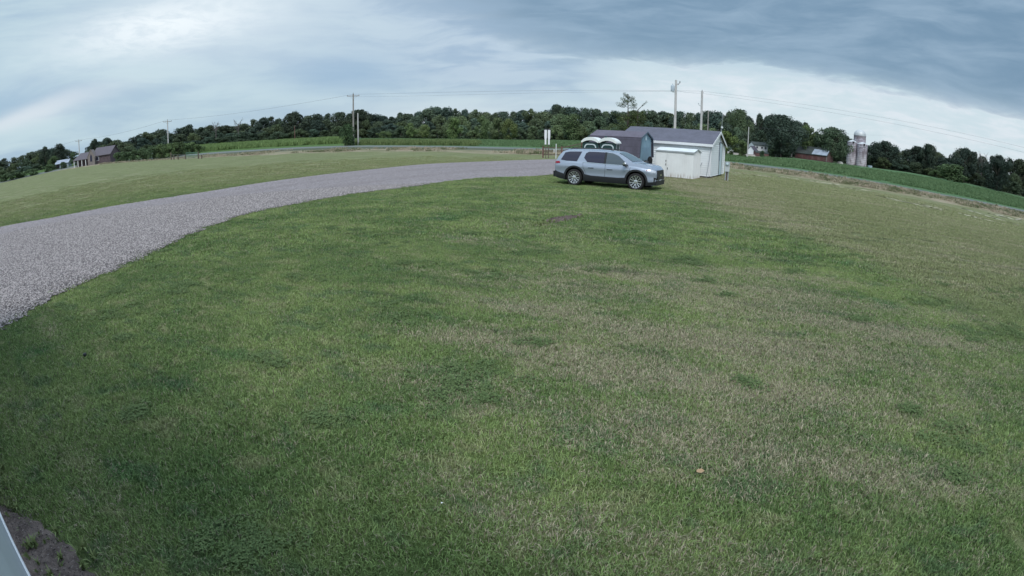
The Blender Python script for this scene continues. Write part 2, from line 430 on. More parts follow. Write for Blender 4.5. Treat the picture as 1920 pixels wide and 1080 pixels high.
def gravel_fn(t, pos):
    x, y, z = t.sep(pos); flat = t.comb(x, y, 0.0)
    vo = t.new('ShaderNodeTexVoronoi', feature='F1'); t.put(vo.inputs['Vector'], flat); vo.inputs['Scale'].default_value = 26.0
    r_ = t.sep(vo.outputs['Color'])[0]
    vo2 = t.new('ShaderNodeTexVoronoi', feature='F1'); t.put(vo2.inputs['Vector'], flat); vo2.inputs['Scale'].default_value = 11.0
    r2 = t.sep(vo2.outputs['Color'])[1]
    st = t.mix(r_, (0.098, 0.080, 0.089), (0.500, 0.440, 0.448))
    st = t.mix(t.m('MULTIPLY', t.step(r2, 0.55, 0.9), 0.4), st, (0.58, 0.55, 0.58))
    at_ = t.new('ShaderNodeAttribute', attribute_name='across').outputs['Fac']
    wv = t.m('ADD', at_, t.m('MULTIPLY', t.m('SUBTRACT', t.noise(flat, 0.18, 3), 0.5), 0.12))
    ruts = t.m('ADD', t.m('ADD', t.gauss(wv, .30, .055), t.gauss(wv, .62, .055)), t.m('MULTIPLY', t.m('ADD', t.gauss(wv, .45, .03), t.gauss(wv, .80, .04)), .5))
    tracks = t.noise(t.comb(t.m('MULTIPLY', x, 0.25), y, 0.0), 0.8, 4)
    fines = t.mix(t.noise(flat, 1.5, 4), (0.235, 0.196, 0.203), (0.350, 0.300, 0.305))
    c_ = t.mix(t.step(tracks, 0.40, 0.62, 0.1, 0.5), st, fines)
    c_ = t.mix(t.m('MULTIPLY', ruts, 0.5, clamp=True), c_, t.scale(fines, 0.88))
    cell_tone = t.step(vo.outputs['Distance'], 0.25, 0.75, 1.0, 0.55)  # each stone cell darkens away from its centre
    return t.scale(c_, t.m('MULTIPLY', cell_tone, 1.0))
def gravel_h(t, pos):
    vo = t.new('ShaderNodeTexVoronoi', feature='SMOOTH_F1'); t.put(vo.inputs['Vector'], pos); vo.inputs['Scale'].default_value = 26.0
    return t.m('MULTIPLY', vo.outputs['Distance'], -1.0)
M_gravel = world_mat('crushed stone', gravel_fn, 0.85, (gravel_h, 0.9, 0.03), 0.3)
M_stone = mat('loose stone', (0.36, 0.335, 0.365), 0.8, build=lambda t, tc, c_, p: t.mix(
    t.new('ShaderNodeNewGeometry').outputs['Random Per Island'], (0.075, 0.063, 0.068), (0.45, 0.402, 0.395)))
def dirt_fn(t, pos):
    n_ = t.noise(pos, 7.0, 6, 0.7); n2 = t.noise(pos, 45.0, 4, 0.7)
    c_ = t.mix(t.step(n_, 0.35, 0.65), (0.115, 0.090, 0.085), (0.225, 0.180, 0.165))
    return t.mix(t.step(n2, 0.56, 0.70), c_, (0.36, 0.31, 0.29))
M_dirt = world_mat('bare soil', dirt_fn, 0.95, (lambda t, p: t.noise(p, 30.0, 5, 0.7), 1.0, 0.03), 0.15)
M_pale = world_mat('pale dry chaff', lambda t, p: t.mix(t.noise(p, 6.0, 5, 0.7), (0.27, 0.255, 0.185), (0.46, 0.43, 0.345)), 0.95)

def blade_mat(name, fn):
    m_ = bpy.data.materials.new(name); m_.use_nodes = True
    t = NT(m_.node_tree); p = t.n['Principled BSDF']
    g = t.new('ShaderNodeNewGeometry')
    t.put(p.inputs['Base Color'], fn(t, g.outputs['Position'], g.outputs['Random Per Island']))
    p.inputs['Roughness'].default_value = 0.75; p.inputs['Specular IOR Level'].default_value = 0.2
    return m_
M_blade = blade_mat('turf blades', lambda t, pos, i: lawn_col(t, pos, True, i))
M_weed = blade_mat('weed leaves', lambda t, pos, i: t.mix(i, (0.075, 0.125, 0.045), (0.22, 0.26, 0.11)))
def vergeblade(t, pos, i):
    n_ = t.noise(pos, 0.45, 3)
    s_ = t.mix(t.m('FRACT', t.m('MULTIPLY', i, 5.3)), (0.34, 0.28, 0.21), (0.58, 0.50, 0.39))
    g = t.mix(i, (0.10, 0.13, 0.06), (0.19, 0.21, 0.11))
    return t.mix(t.m('GREATER_THAN', t.m('ADD', n_, t.m('MULTIPLY', i, 0.25)), 0.60), g, s_)
M_vblade = blade_mat('verge grasses', vergeblade)
M_cropleaf = blade_mat('crop leaves', lambda t, pos, i: t.mix(i, (0.085, 0.155, 0.070), (0.155, 0.235, 0.110)))
M_cornleaf = blade_mat('tall crop leaves', lambda t, pos, i: t.mix(i, (0.105, 0.170, 0.060), (0.225, 0.310, 0.120)))

def leaf_mat(name, dark, light):
    m_ = bpy.data.materials.new(name); m_.use_nodes = True
    t = NT(m_.node_tree); p = t.n['Principled BSDF']
    g = t.new('ShaderNodeNewGeometry'); oi = t.new('ShaderNodeObjectInfo')
    c_ = t.mix(g.outputs['Random Per Island'], dark, light)
    k = t.step(t.noise(g.outputs['Position'], 0.55, 3), 0.3, 0.7, 0.75, 1.3)
    c_ = t.scale(c_, t.m('MULTIPLY', k, t.m('ADD', t.m('MULTIPLY', oi.outputs['Random'], 0.5), 0.75)))
    c_ = t.mix(1.0, c_, oi.outputs['Color'], 'MULTIPLY')
    t.put(p.inputs['Base Color'], c_)
    p.inputs['Roughness'].default_value = 0.75; p.inputs['Specular IOR Level'].default_value = 0.15
    return m_
M_leaf = leaf_mat('broad leaves', (0.048, 0.070, 0.048), (0.112, 0.142, 0.088))  # mild distance haze is put into these raised leaf tones
M_leaf2 = leaf_mat('light leaves', (0.066, 0.096, 0.055), (0.135, 0.174, 0.094))  # lifted likewise, haze over the treeline carried by the colour
M_needle = leaf_mat('needles', (0.026, 0.046, 0.026), (0.085, 0.105, 0.040))
M_bark = mat('bark', (0.085, 0.07, 0.06), 0.95, var=0.3, vscale=2.0, bump=0.6, bscale=6)
M_deadwood = mat('grey dead wood', (0.14, 0.125, 0.12), 0.9, var=0.2)

# buildings and things
def streaks(t, tc, col, p, amt=0.35, c2=(0.28, 0.17, 0.10), zlo=0.0, zhi=0.35):
    x, y, z = t.sep(tc)
    n_ = t.noise(t.comb(t.m('MULTIPLY', x, 9.0), t.m('MULTIPLY', y, 9.0), t.m('MULTIPLY', z, 0.9)), 1.0, 4, 0.65)
    low_ = t.step(z, zlo, zhi, 1.0, 0.0)
    return t.mix(t.m('MULTIPLY', t.m('MULTIPLY', t.step(n_, 0.48, 0.66), low_), amt), col, c2)
M_white = mat('white siding', (0.80, 0.82, 0.84), 0.5, var=0.04, vscale=1.2, build=lambda t, tc, c_, p: streaks(t, tc, c_, p, 0.35, (0.42, 0.45, 0.42), 0.0, 0.6))
M_trim = mat('white trim', (0.78, 0.79, 0.82), 0.45, var=0.03)
M_metalw = mat('painted steel sheet', (0.81, 0.81, 0.82), 0.42, var=0.04, vscale=1.5, build=lambda t, tc, c_, p: streaks(t, tc, c_, p, 0.85, (0.30, 0.20, 0.15), 0.0, 0.42))
M_door = mat('pale blue door paint', (0.55, 0.66, 0.72), 0.45, var=0.03)
def shingles(t, tc, col, p):
    br = t.new('ShaderNodeTexBrick'); t.put(br.inputs['Vector'], t.v('MULTIPLY', tc, (1, 1.0, 1)))
    br.inputs['Scale'].default_value = 3.2; br.inputs['Mortar Size'].default_value = 0.012
    br.inputs['Color1'].default_value = (0.92, 0.92, 0.92, 1); br.inputs['Color2'].default_value = (1.12, 1.1, 1.12, 1); br.inputs['Mortar'].default_value = (0.8, 0.8, 0.8, 1)
    n_ = t.noise(tc, 40.0, 3, 0.7)
    return t.scale(t.mix(1.0, col, br.outputs[0], 'MULTIPLY'), t.step(n_, 0.3, 0.7, 0.88, 1.12))
M_roof = mat('purple grey shingles', (0.105, 0.106, 0.140), 0.85, var=0.10, vscale=1.5, build=shingles)
M_roof2 = mat('brown grey shingles', (0.118, 0.106, 0.140), 0.85, var=0.12, vscale=1.5, build=shingles)
M_roof3 = mat('brown violet shingles', (0.085, 0.078, 0.108), 0.85, var=0.12, vscale=1.5, build=shingles)
M_blueb = mat('slate blue siding', (0.25, 0.375, 0.46), 0.55, var=0.08, vscale=1.5)
M_black = mat('black plastic', (0.012, 0.013, 0.016), 0.45)
M_dark = mat('dark gap', (0.01, 0.01, 0.012), 0.9)
M_hut = mat('dark green moulded plastic', (0.020, 0.055, 0.055), 0.38, var=0.08)
M_hutw = mat('translucent white roof plastic', (0.80, 0.83, 0.82), 0.4)
M_hutg = mat('pale grey door frame', (0.55, 0.62, 0.66), 0.4)
M_galv = mat('galvanised grey', (0.44, 0.47, 0.50), 0.42, 0.35, var=0.1)
M_glassb = mat('meter glass', (0.55, 0.65, 0.70), 0.08, 0.0)
M_wood = mat('weathered wood', (0.13, 0.098, 0.082), 0.9, var=0.3, vscale=5)
M_rust = mat('rusty brown rail', (0.17, 0.085, 0.075), 0.85, var=0.3, vscale=5)
M_pole = mat('grey utility pole', (0.30, 0.275, 0.26), 0.9, var=0.18, vscale=1.2)
M_polep = mat('pale utility pole', (0.52, 0.50, 0.50), 0.85, var=0.12, vscale=1.2)
M_wire = mat('power line', (0.16, 0.17, 0.19), 0.7)
M_ceram = mat('insulator', (0.30, 0.30, 0.33), 0.3)
M_gate = mat('green tube gate', (0.11, 0.23, 0.16), 0.5)
M_brick = mat('brown brick wall', (0.105, 0.078, 0.088), 0.9, var=0.2, vscale=2)
M_hroof = mat('brown house roof', (0.105, 0.092, 0.112), 0.85, var=0.12)
M_tan = mat('tan boards', (0.21, 0.18, 0.175), 0.8, var=0.15)
M_barnred = mat('faded red barn boards', (0.135, 0.070, 0.070), 0.9, var=0.3, vscale=1.0)
M_tin = mat('pale tin roof', (0.31, 0.35, 0.43), 0.7, 0.0, var=0.15, vscale=0.6)
M_moss = mat('mossy dark roof', (0.045, 0.055, 0.055), 0.9, var=0.25, vscale=0.6)
def stave(t, tc, col, p):
    x, y, z = t.sep(tc)
    ang = t.m('ARCTAN2', y, x)
    br = t.new('ShaderNodeTexBrick'); t.put(br.inputs['Vector'], t.comb(t.m('MULTIPLY', ang, 2.0), z, 0.0))
    br.inputs['Scale'].default_value = 1.3; br.inputs['Mortar Size'].default_value = 0.03
    br.inputs['Color1'].default_value = (0.30, 0.25, 0.30, 1); br.inputs['Color2'].default_value = (0.52, 0.47, 0.53, 1); br.inputs['Mortar'].default_value = (0.22, 0.18, 0.22, 1)
    n_ = t.noise(t.comb(t.m('MULTIPLY', ang, 2.0), t.m('MULTIPLY', z, 1.0), 0.0), 0.9, 4, 0.65)
    n2 = t.noise(t.comb(t.m('MULTIPLY', ang, 1.2), t.m('MULTIPLY', z, 0.25), 3.0), 1.4, 4, 0.6)
    c_ = t.mix(t.step(n_, 0.42, 0.62), br.outputs[0], (0.60, 0.56, 0.64))
    c_ = t.mix(t.m('MULTIPLY', t.step(t.m('ADD', z, t.m('MULTIPLY', n_, 5.0)), 7.5, 4.5), 0.6), c_, (0.66, 0.62, 0.66))
    c_ = t.mix(t.step(z, 9.5, 10.5, 0.0, 0.6), c_, (0.26, 0.235, 0.24))
    return t.mix(t.m('MULTIPLY', t.step(n2, 0.48, 0.66), 0.75), c_, (0.17, 0.13, 0.145))
M_stave = mat('stained concrete staves', (0.4, 0.4, 0.4), 0.9, build=stave)
M_dome = mat('grey metal dome', (0.52, 0.54, 0.56), 0.5, 0.2, var=0.1)
M_paint = mat('silver blue car paint', (0.39, 0.435, 0.54), 0.25, 0.4, coat=0.9)
M_glass = mat('dark tinted glass', (0.022, 0.018, 0.042), 0.06, spec=0.75)
M_wind = mat('windscreen glass', (0.10, 0.14, 0.16), 0.04, spec=1.0)
M_fglass = mat('front door glass', (0.075, 0.095, 0.115), 0.05, spec=0.9)
M_clad = mat('black car cladding', (0.018, 0.019, 0.023), 0.55)
M_tyre = mat('tyre rubber', (0.018, 0.017, 0.019), 0.85)
M_alloy = mat('machined alloy', (0.72, 0.72, 0.75), 0.25, 0.75)
M_chrome = mat('chrome', (0.7, 0.72, 0.75), 0.15, 0.9)
M_lens = mat('headlight lens', (0.62, 0.66, 0.75), 0.1, spec=0.9)
M_red = mat('red tail lens', (0.30, 0.012, 0.03), 0.2)
M_plate = mat('licence plate', (0.70, 0.72, 0.76), 0.4)
M_leafbrown = mat('dead leaf', (0.36, 0.24, 0.14), 0.8)

# ------------------------------------------------------------------ ground, in one ring after another
AZS = sorted(set([round(-180 + 6*i, 2) for i in range(61)] + [round(-72 + 0.5*i, 2) for i in range(289)]))
AZS = [a for a in AZS if a < 180]
def ring_mesh(r_of, extra=None):
    """r_of(az) -> list of radii; heights from gz"""
    vs, fs = [], []
    n = len(AZS); m_ = None
    for a in AZS:
        rr = r_of(a); m_ = len(rr); s_, c_ = math.sin(R(a)), math.cos(R(a))
        for i, r in enumerate(rr):
            x, y = r*s_, r*c_
            z = gz(x, y) + (extra(a, i, r) if extra else 0)
            vs.append((x, y, z))
    for i in range(n):
        j = (i+1) % n
        for k in range(m_-1):
            fs.append((i*m_+k, i*m_+k+1, j*m_+k+1, j*m_+k))
    return mesh_np('ground', vs, fs)
def rcurve(az_, i): return prof_cached(az_)[0][i]
lawn_r = lambda a: [0.05, 0.6, 1.2, 1.8, 2.4, 3, 3.7, 4.5, 5.4, 6.4, 7.5, 9, 10.5, 12, 14, 16, 18.5, 21, 23.5, 26, 30, 36, 43] + [43 + (rcurve(a, 2)-43)*t for t in (0.33, 0.66, 1.0)]
obj('lawn', ring_mesh(lawn_r), M_lawn, smooth=True, kind='structure', label='mown lawn and hayfield, green with dry patches')
obj('road_verge', ring_mesh(lambda a: [rcurve(a, 2) + (rcurve(a, 4)-rcurve(a, 2))*t for t in (0, .2, .4, .545, .7, .85, 1.0)],
    lambda a, i, r: (0, -0.05, -0.06, -0.05, -0.02, 0, 0)[i]), M_verge, smooth=True, kind='structure', label='straw coloured rough verge and ditch beside the road')
obj('road', ring_mesh(lambda a: [rcurve(a, 4) + (rcurve(a, 5)-rcurve(a, 4))*t for t in (0, .5, 1.0)],
    lambda a, i, r: (0, 0.05, 0)[i]), M_road, smooth=True, kind='structure', label='grey country road')
obj('crop_field', ring_mesh(lambda a: [rcurve(a, 5) + (rcurve(a, 6)-rcurve(a, 5))*t for t in (0, .1, .25, .5, .75, 1.0)]), M_crop, smooth=True, kind='structure', label='green crop field beyond the road')
obj('far_field', ring_mesh(lambda a: [rcurve(a, 6), rcurve(a, 6)+60, rcurve(a, 6)+120, 700, 2500]), M_meadow, smooth=True, kind='structure', label='ground under the woods')

# gravel driveway
NEARE = [(-60,660),(0,617),(60,580),(130,540),(220,505),(300,465),(375,432),(450,405),(560,382),(650,366),(760,352),(850,340),(900,335),(1000,331),(1060,327),(1130,325),(1180,322)]
FARE = [(-60,436),(0,425),(100,407),(200,388),(300,372),(400,357),(480,344),(600,328),(700,317),(800,307.5),(900,303),(1000,299.5),(1045,298.5),(1085,298),(1120,299),(1150,300),(1175,302)]
def resample(pts_, n):
    P = [low_ground(x, y) for x, y in pts_]
    d = [0]
    for a, b in zip(P, P[1:]): d.append(d[-1] + (b-a).length)
    out = []
    for i in range(n):
        t = d[-1]*i/(n-1); k = max(0, min(len(d)-2, np.searchsorted(d, t)-1)); f = (t-d[k])/(d[k+1]-d[k])
        a0, a1, a2, a3 = P[max(k-1, 0)], P[k], P[k+1], P[min(k+2, len(P)-1)]
        q = 0.5*((2*a1) + (-a0+a2)*f + (2*a0-5*a1+4*a2-a3)*f*f + (-a0+3*a1-3*a2+a3)*f**3)
        out.append(q)
    return out
def curve_range(pts_):
    return pts_
NA = 420
ne, fe = resample(NEARE, NA), resample(FARE, NA)
# the sight lines meet the real, gently rising ground a little nearer or farther than level ground
def settle(p):
    d = Vector((p.x, p.y, -CAM_H)); k = 1.0
    for _ in range(12):
        k = (gz(d.x*k, d.y*k) - CAM_H)/(-CAM_H); k = max(0.3, min(k, 1.6))
    return Vector((d.x*k, d.y*k, 0))
vs, fs = [], []; MM = 15
nz = np.random.RandomState(3)
ja = np.convolve(nz.randn(NA+8), np.ones(3)/3, 'same')[:NA]; jb = np.convolve(nz.randn(NA+8), np.ones(3)/3, 'same')[:NA]
DRIVE_N, DRIVE_F = [], []
for i in range(NA):
    a, b = settle(ne[i]), settle(fe[i]); w = (b-a).normalized()
    a = a + w*ja[i]*0.035; b = b + w*jb[i]*0.05
    DRIVE_N.append(a.copy()); DRIVE_F.append(b.copy())
    for k in range(MM):
        t = k/(MM-1); q = a.lerp(b, t)
        e = min(t, 1-t)*(b-a).length
        z = gz(q.x, q.y) + min(0.045, 0.004 + e*0.12)
        vs.append((q.x, q.y, z))
for i in range(NA-1):
    for k in range(MM-1): fs.append((i*MM+k, (i+1)*MM+k, (i+1)*MM+k+1, i*MM+k+1))
dm = mesh_np('driveway', vs, fs); dm.attributes.new('across', 'FLOAT', 'POINT').data.foreach_set('value', [(i % MM)/(MM-1) for i in range(len(vs))])
obj('driveway', dm, M_gravel, smooth=True, kind='structure', label='curving driveway of pinkish grey crushed stone')
drive_poly = np.array([(p.x, p.y) for p in DRIVE_N] + [(p.x, p.y) for p in reversed(DRIVE_F)])
def inside(poly, P):
    x, y = P[:, 0], P[:, 1]; c_ = np.zeros(len(P), bool); j = len(poly)-1
    for i in range(len(poly)):
        xi, yi = poly[i]; xj, yj = poly[j]
        if yi != yj:
            c_ ^= ((yi > y) != (yj > y)) & (x < (xj-xi)*(y-yi)/(yj-yi)+xi)
        j = i
    return c_

# bare soil along the foot of the building
WB0, WB1 = low_ground(0, 965), low_ground(55, 1080)
wd = (WB0-WB1).normalized()                        # along the wall, away
wn = Vector((-wd.y, wd.x, 0));  wn = wn if wn.dot(Vector((1, 1, 0))) > 0 else -wn
def dirt_patch(cx, cy, ang, L, Wd, seed, zo, n=72, rings=6, name='bare_soil', label=None, relief=0.012, m_=None):
    rs_ = np.random.RandomState(seed); ph = rs_.rand(6)*6.28
    vs, fs = [(cx, cy, gz(cx, cy)+zo)], []
    for k in range(1, rings+1):
        for i in range(n):
            t = 2*math.pi*i/n
            e = 1 + 0.16*math.sin(3*t+ph[0]) + 0.11*math.sin(7*t+ph[1]) + 0.07*math.sin(13*t+ph[2]) + 0.05*rs_.randn()*(k == rings)
            lx, ly = math.cos(t)*L*e*k/rings, math.sin(t)*Wd*e*k/rings
            x, y = cx + lx*math.cos(ang) - ly*math.sin(ang), cy + lx*math.sin(ang) + ly*math.cos(ang)
            vs.append((x, y, gz(x, y) + (zo + relief*rs_.rand() if k < rings else -0.004)))
    for i in range(n): fs.append((0, 1+i, 1+(i+1) % n))
    o = bpy.data.meshes.new(name); f4 = []
    for k in range(rings-1):
        for i in range(n):
            a, b = 1+k*n+i, 1+k*n+(i+1) % n; f4.append((a, a+n, b+n, b))
    o.from_pydata(vs, [], fs + f4); o.update()
    return obj(name, o, m_ or M_dirt, smooth=True, kind='structure', label=label)
def soil_w(t): return np.interp(t, [-6, -.3, .3, .75, 1.2, 6], [.40, .40, .27, .12, .07, .16]) + 0.03*np.sin(t*5.1) + 0.02*np.sin(t*13.3+1)
def soil_strip():
    vs, fs = [], []; rs_ = np.random.RandomState(5); n = 220; m_ = 10
    for i in range(n):
        t = -6.0 + 11.0*i/(n-1); w = soil_w(t) + 0.03*rs_.rand()
        for k in range(m_):
            p = WB1 + wd*t + wn*(-0.06 + (w+0.06)*k/(m_-1))
            vs.append((p.x, p.y, gz(p.x, p.y) + (0.012 + 0.016*rs_.rand() if k < m_-1 else -0.003)))
    for i in range(n-1):
        for k in range(m_-1): fs.append((i*m_+k, i*m_+k+1, (i+1)*m_+k+1, (i+1)*m_+k))
    obj('soil_strip', mesh_np('soil', vs, fs), M_dirt, smooth=True, kind='structure', label='bare brown soil along the foot of the white wall')
soil_strip()
sc0, sc1 = low_ground(1014, 420.5), low_ground(1098, 406)
scm = (sc0+sc1)/2; sca = math.atan2(sc1.y-sc0.y, sc1.x-sc0.x)
dirt_patch(scm.x, scm.y, sca, (sc1-sc0).length/2*0.8, 0.10, 11, 0.025, label='bare earth scar in the lawn in front of the car', relief=0.09)
mtr = low_ground(1362, 338)
dirt_patch(mtr.x-0.8, mtr.y+1.8, 1.0, 1.6, 0.5, 12, 0.02, label='worn bare ground beside the shed gable')

# ------------------------------------------------------------------ scatter
def gn_scatter(name, pts_, protos, smin, smax, label, tilt=0.12):
    """one stuff object: clumps laid on the points PTS"""
    me = bpy.data.meshes.new(name); me.from_pydata([tuple(p) for p in pts_], [], []); me.update()
    o = bpy.data.objects.new(name, me); COL.objects.link(o); o['kind'] = 'stuff'; o['label'] = label
    coll = bpy.data.collections.new(name + ' clumps')
    for pm in protos:
        coll.objects.link(bpy.data.objects.new(name + ' clump', pm))
    ng = bpy.data.node_groups.new(name, 'GeometryNodeTree')
    ng.interface.new_socket('Geometry', in_out='INPUT', socket_type='NodeSocketGeometry')
    ng.interface.new_socket('Geometry', in_out='OUTPUT', socket_type='NodeSocketGeometry')
    N, L = ng.nodes, ng.links
    gi, go = N.new('NodeGroupInput'), N.new('NodeGroupOutput')
    ci = N.new('GeometryNodeCollectionInfo'); ci.inputs[0].default_value = coll; ci.inputs[1].default_value = True; ci.inputs[2].default_value = True
    ip = N.new('GeometryNodeInstanceOnPoints'); ip.inputs['Pick Instance'].default_value = True
    def rv(typ, lo, hi, seed):
        n_ = N.new('FunctionNodeRandomValue'); n_.data_type = typ
        i0 = {'FLOAT_VECTOR': (0, 1), 'FLOAT': (2, 3), 'INT': (4, 5)}[typ]
        n_.inputs[i0[0]].default_value = lo; n_.inputs[i0[1]].default_value = hi; n_.inputs['Seed'].default_value = seed
        return n_.outputs[{'FLOAT_VECTOR': 0, 'FLOAT': 1, 'INT': 2}[typ]]
    L.new(gi.outputs[0], ip.inputs['Points']); L.new(ci.outputs[0], ip.inputs['Instance'])
    L.new(rv('INT', 0, len(protos)-1, 1), ip.inputs['Instance Index'])
    L.new(rv('FLOAT_VECTOR', (-tilt, -tilt, 0), (tilt, tilt, 6.283), 2), ip.inputs['Rotation'])
    L.new(rv('FLOAT', smin, smax, 3), ip.inputs['Scale'])
    L.new(ip.outputs[0], go.inputs[0])
    md = o.modifiers.new('clumps', 'NODES'); md.node_group = ng
    return o
def blade_patch(seed, size, n, hmin, hmax, w, lean, m_, clump=0):
    """N narrow bent blades standing in a square of side SIZE"""
    g = np.random.RandomState(seed)
    x, y = (g.rand(2, n)-0.5)*size
    if clump:
        cx, cy = (g.rand(2, clump)-0.5)*size; k = g.randint(0, clump, n)
        x, y = cx[k] + g.randn(n)*size*0.045, cy[k] + g.randn(n)*size*0.045
    h = hmin + (hmax-hmin)*g.rand(n); a = g.rand(n)*6.283; b = g.rand(n)*6.283; ln = lean*g.rand(n)
    ww = w*(0.6 + 0.8*g.rand(n)); ux, uy = np.cos(a)*ww/2, np.sin(a)*ww/2; lx, ly = np.cos(b)*ln*h, np.sin(b)*ln*h
    V = np.zeros((n, 5, 3))
    V[:, 0] = np.c_[x-ux, y-uy, np.zeros(n)-0.004]; V[:, 1] = np.c_[x+ux, y+uy, np.zeros(n)-0.004]
    V[:, 2] = np.c_[x+ux*.8+lx*.35, y+uy*.8+ly*.35, h*.6]; V[:, 3] = np.c_[x-ux*.8+lx*.35, y-uy*.8+ly*.35, h*.6]
    V[:, 4] = np.c_[x+lx, y+ly, h*(1-0.25*ln)]
    i = np.arange(n)[:, None]*5
    F = np.concatenate([i+[0, 1, 2], i+[0, 2, 3], i+[3, 2, 4]])
    me = mesh_np('blades', V, F); me.materials.append(m_); return me
def gzv(P): return np.array([gz(float(x), float(y)) for x, y in P])
g = np.random.RandomState(21)
# lawn blades out to 24 m inside the view
def wedge(n, r0, r1, a0, a1):
    r = np.sqrt(g.rand(n)*(r1*r1-r0*r0)+r0*r0); a = np.radians(a0+(a1-a0)*g.rand(n))
    return np.c_[r*np.sin(a), r*np.cos(a)]
def dist_wall(P): return (P[:, 0]-WB1.x)*wn.x + (P[:, 1]-WB1.y)*wn.y
def in_ell(P, c_, ang, L, Wd):
    dx_, dy_ = P[:, 0]-c_[0], P[:, 1]-c_[1]
    u, v_ = dx_*math.cos(ang)+dy_*math.sin(ang), -dx_*math.sin(ang)+dy_*math.cos(ang)
    return (u/L)**2+(v_/Wd)**2 < 1
def lawn_ok(P, m_=0.0):
    ok = ~inside(drive_poly, P) & (dist_wall(P) > 0.07 + soil_w((P[:, 0]-WB1.x)*wd.x + (P[:, 1]-WB1.y)*wd.y)) 
    return ok & ~in_ell(P, (scm.x, scm.y), sca, (sc1-sc0).length/2*0.76, 0.08)
gx, gy = np.meshgrid(np.arange(-11, 11, .13), np.arange(.3, 11, .13)); A = np.c_[gx.ravel(), gy.ravel()] + (g.rand(gx.size, 2)-.5)*.13
rr_, aa_ = np.hypot(A[:, 0], A[:, 1]), np.degrees(np.arctan2(A[:, 0], A[:, 1])); A = A[(rr_ > 1.5) & (rr_ < 11) & (aa_ > -76) & (aa_ < 66)]; A = A[lawn_ok(A)]
gn_scatter('grass', np.c_[A, gzv(A)+.004], [blade_patch(i, 0.26, 260, 0.014, 0.038, 0.0046, 1.4, M_blade) for i in range(6)], 0.85, 1.25,
           'short mown lawn grass in the foreground', 0.04)
A = wedge(24000, 10.5, 38, -62, 60); rr_ = np.hypot(A[:, 0], A[:, 1]); A = A[lawn_ok(A) & (g.rand(len(A)) < np.clip((38-rr_)/16, 0, 1))]
gn_scatter('grass', np.c_[A, gzv(A)+.004], [blade_patch(20+i, 0.42, 210, 0.02, 0.05, 0.009, 1.2, M_blade) for i in range(5)], 0.8, 1.3,
           'mown grass farther out across the lawn', 0.03)
A = wedge(12000, 27, 60, -58, 56); rr_ = np.hypot(A[:, 0], A[:, 1]); A = A[lawn_ok(A) & (g.rand(len(A)) < np.clip((60-rr_)/20, 0, 1)*.8)]
gn_scatter('grass', np.c_[A, gzv(A)+.002], [blade_patch(30+i, 1.1, 200, 0.015, 0.05, 0.018, 1.4, M_blade) for i in range(4)], 0.7, 1.3,
           'sparse taller blades across the far mown field', 0.01)
A = wedge(1100, 1.8, 16, -70, 62); A = A[lawn_ok(A)]
gn_scatter('grass', np.c_[A, gzv(A)], [blade_patch(40+i, 0.22, 70, 0.03, 0.07, 0.006, 1.1, M_blade, 3) for i in range(4)], 0.7, 1.2,
           'taller tufts the mower left standing in the lawn', 0.1)
def clover_patch(seed, size, n):
    gg = np.random.RandomState(seed); V, F = [], []
    for i in range(n):
        r_ = size/2*math.sqrt(gg.rand()); a = gg.rand()*6.28; cx, cy, cz = r_*math.cos(a), r_*math.sin(a), .018+.016*gg.rand()
        for k in range(3):
            b = a+k*2.094; q = .0055+.003*gg.rand(); d = np.array([math.cos(b), math.sin(b), .35*gg.randn()]); e = np.array([-math.sin(b), math.cos(b), .35*gg.randn()])
            c_ = np.array([cx, cy, cz]); j = len(V); V += [c_, c_+d*q+e*q*.7, c_+d*q*1.7, c_+d*q-e*q*.7]; F.append((j, j+1, j+2, j+3))
    me = mesh_np('clover', V, F); me.materials.append(M_clover); return me
M_clover = blade_mat('clover leaves', lambda t, pos, i: t.mix(i, (0.075, 0.120, 0.045), (0.135, 0.185, 0.072)))
CL = []
for i in range(70):
    c0_ = wedge(1, 2.2, 15, -64, 60)[0]; L0 = .08+.28*g.rand()**2
    for j in range(int(6+60*L0)): CL.append((c0_[0]+g.randn()*L0, c0_[1]+g.randn()*L0*.7))
CL = np.array(CL); CL = CL[lawn_ok(CL)]
gn_scatter('clover', np.c_[CL, gzv(CL)+.006], [clover_patch(i, .17, 46) for i in range(4)], .8, 1.3, 'low patches of clover in the lawn')
# ragged grass along both edges of the driveway
E1 = []
for L_, s_ in ((DRIVE_N, -1), (DRIVE_F, 1)):
    for i in range(NA):
        w = (DRIVE_F[i]-DRIVE_N[i]).normalized()
        for q in range(2):
            p = L_[i] + w*s_*abs(g.randn())*0.10 - w*s_*0.03 + Vector((g.randn(), g.randn(), 0))*0.05
            if p.length < 48: E1.append((p.x, p.y, gz(p.x, p.y)))
gn_scatter('grass', E1, [blade_patch(60+i, 0.22, 80, 0.02, 0.05, 0.008, 1.2, M_blade, 4) for i in range(4)], 0.7, 1.4, 'longer grass fringing the gravel driveway')
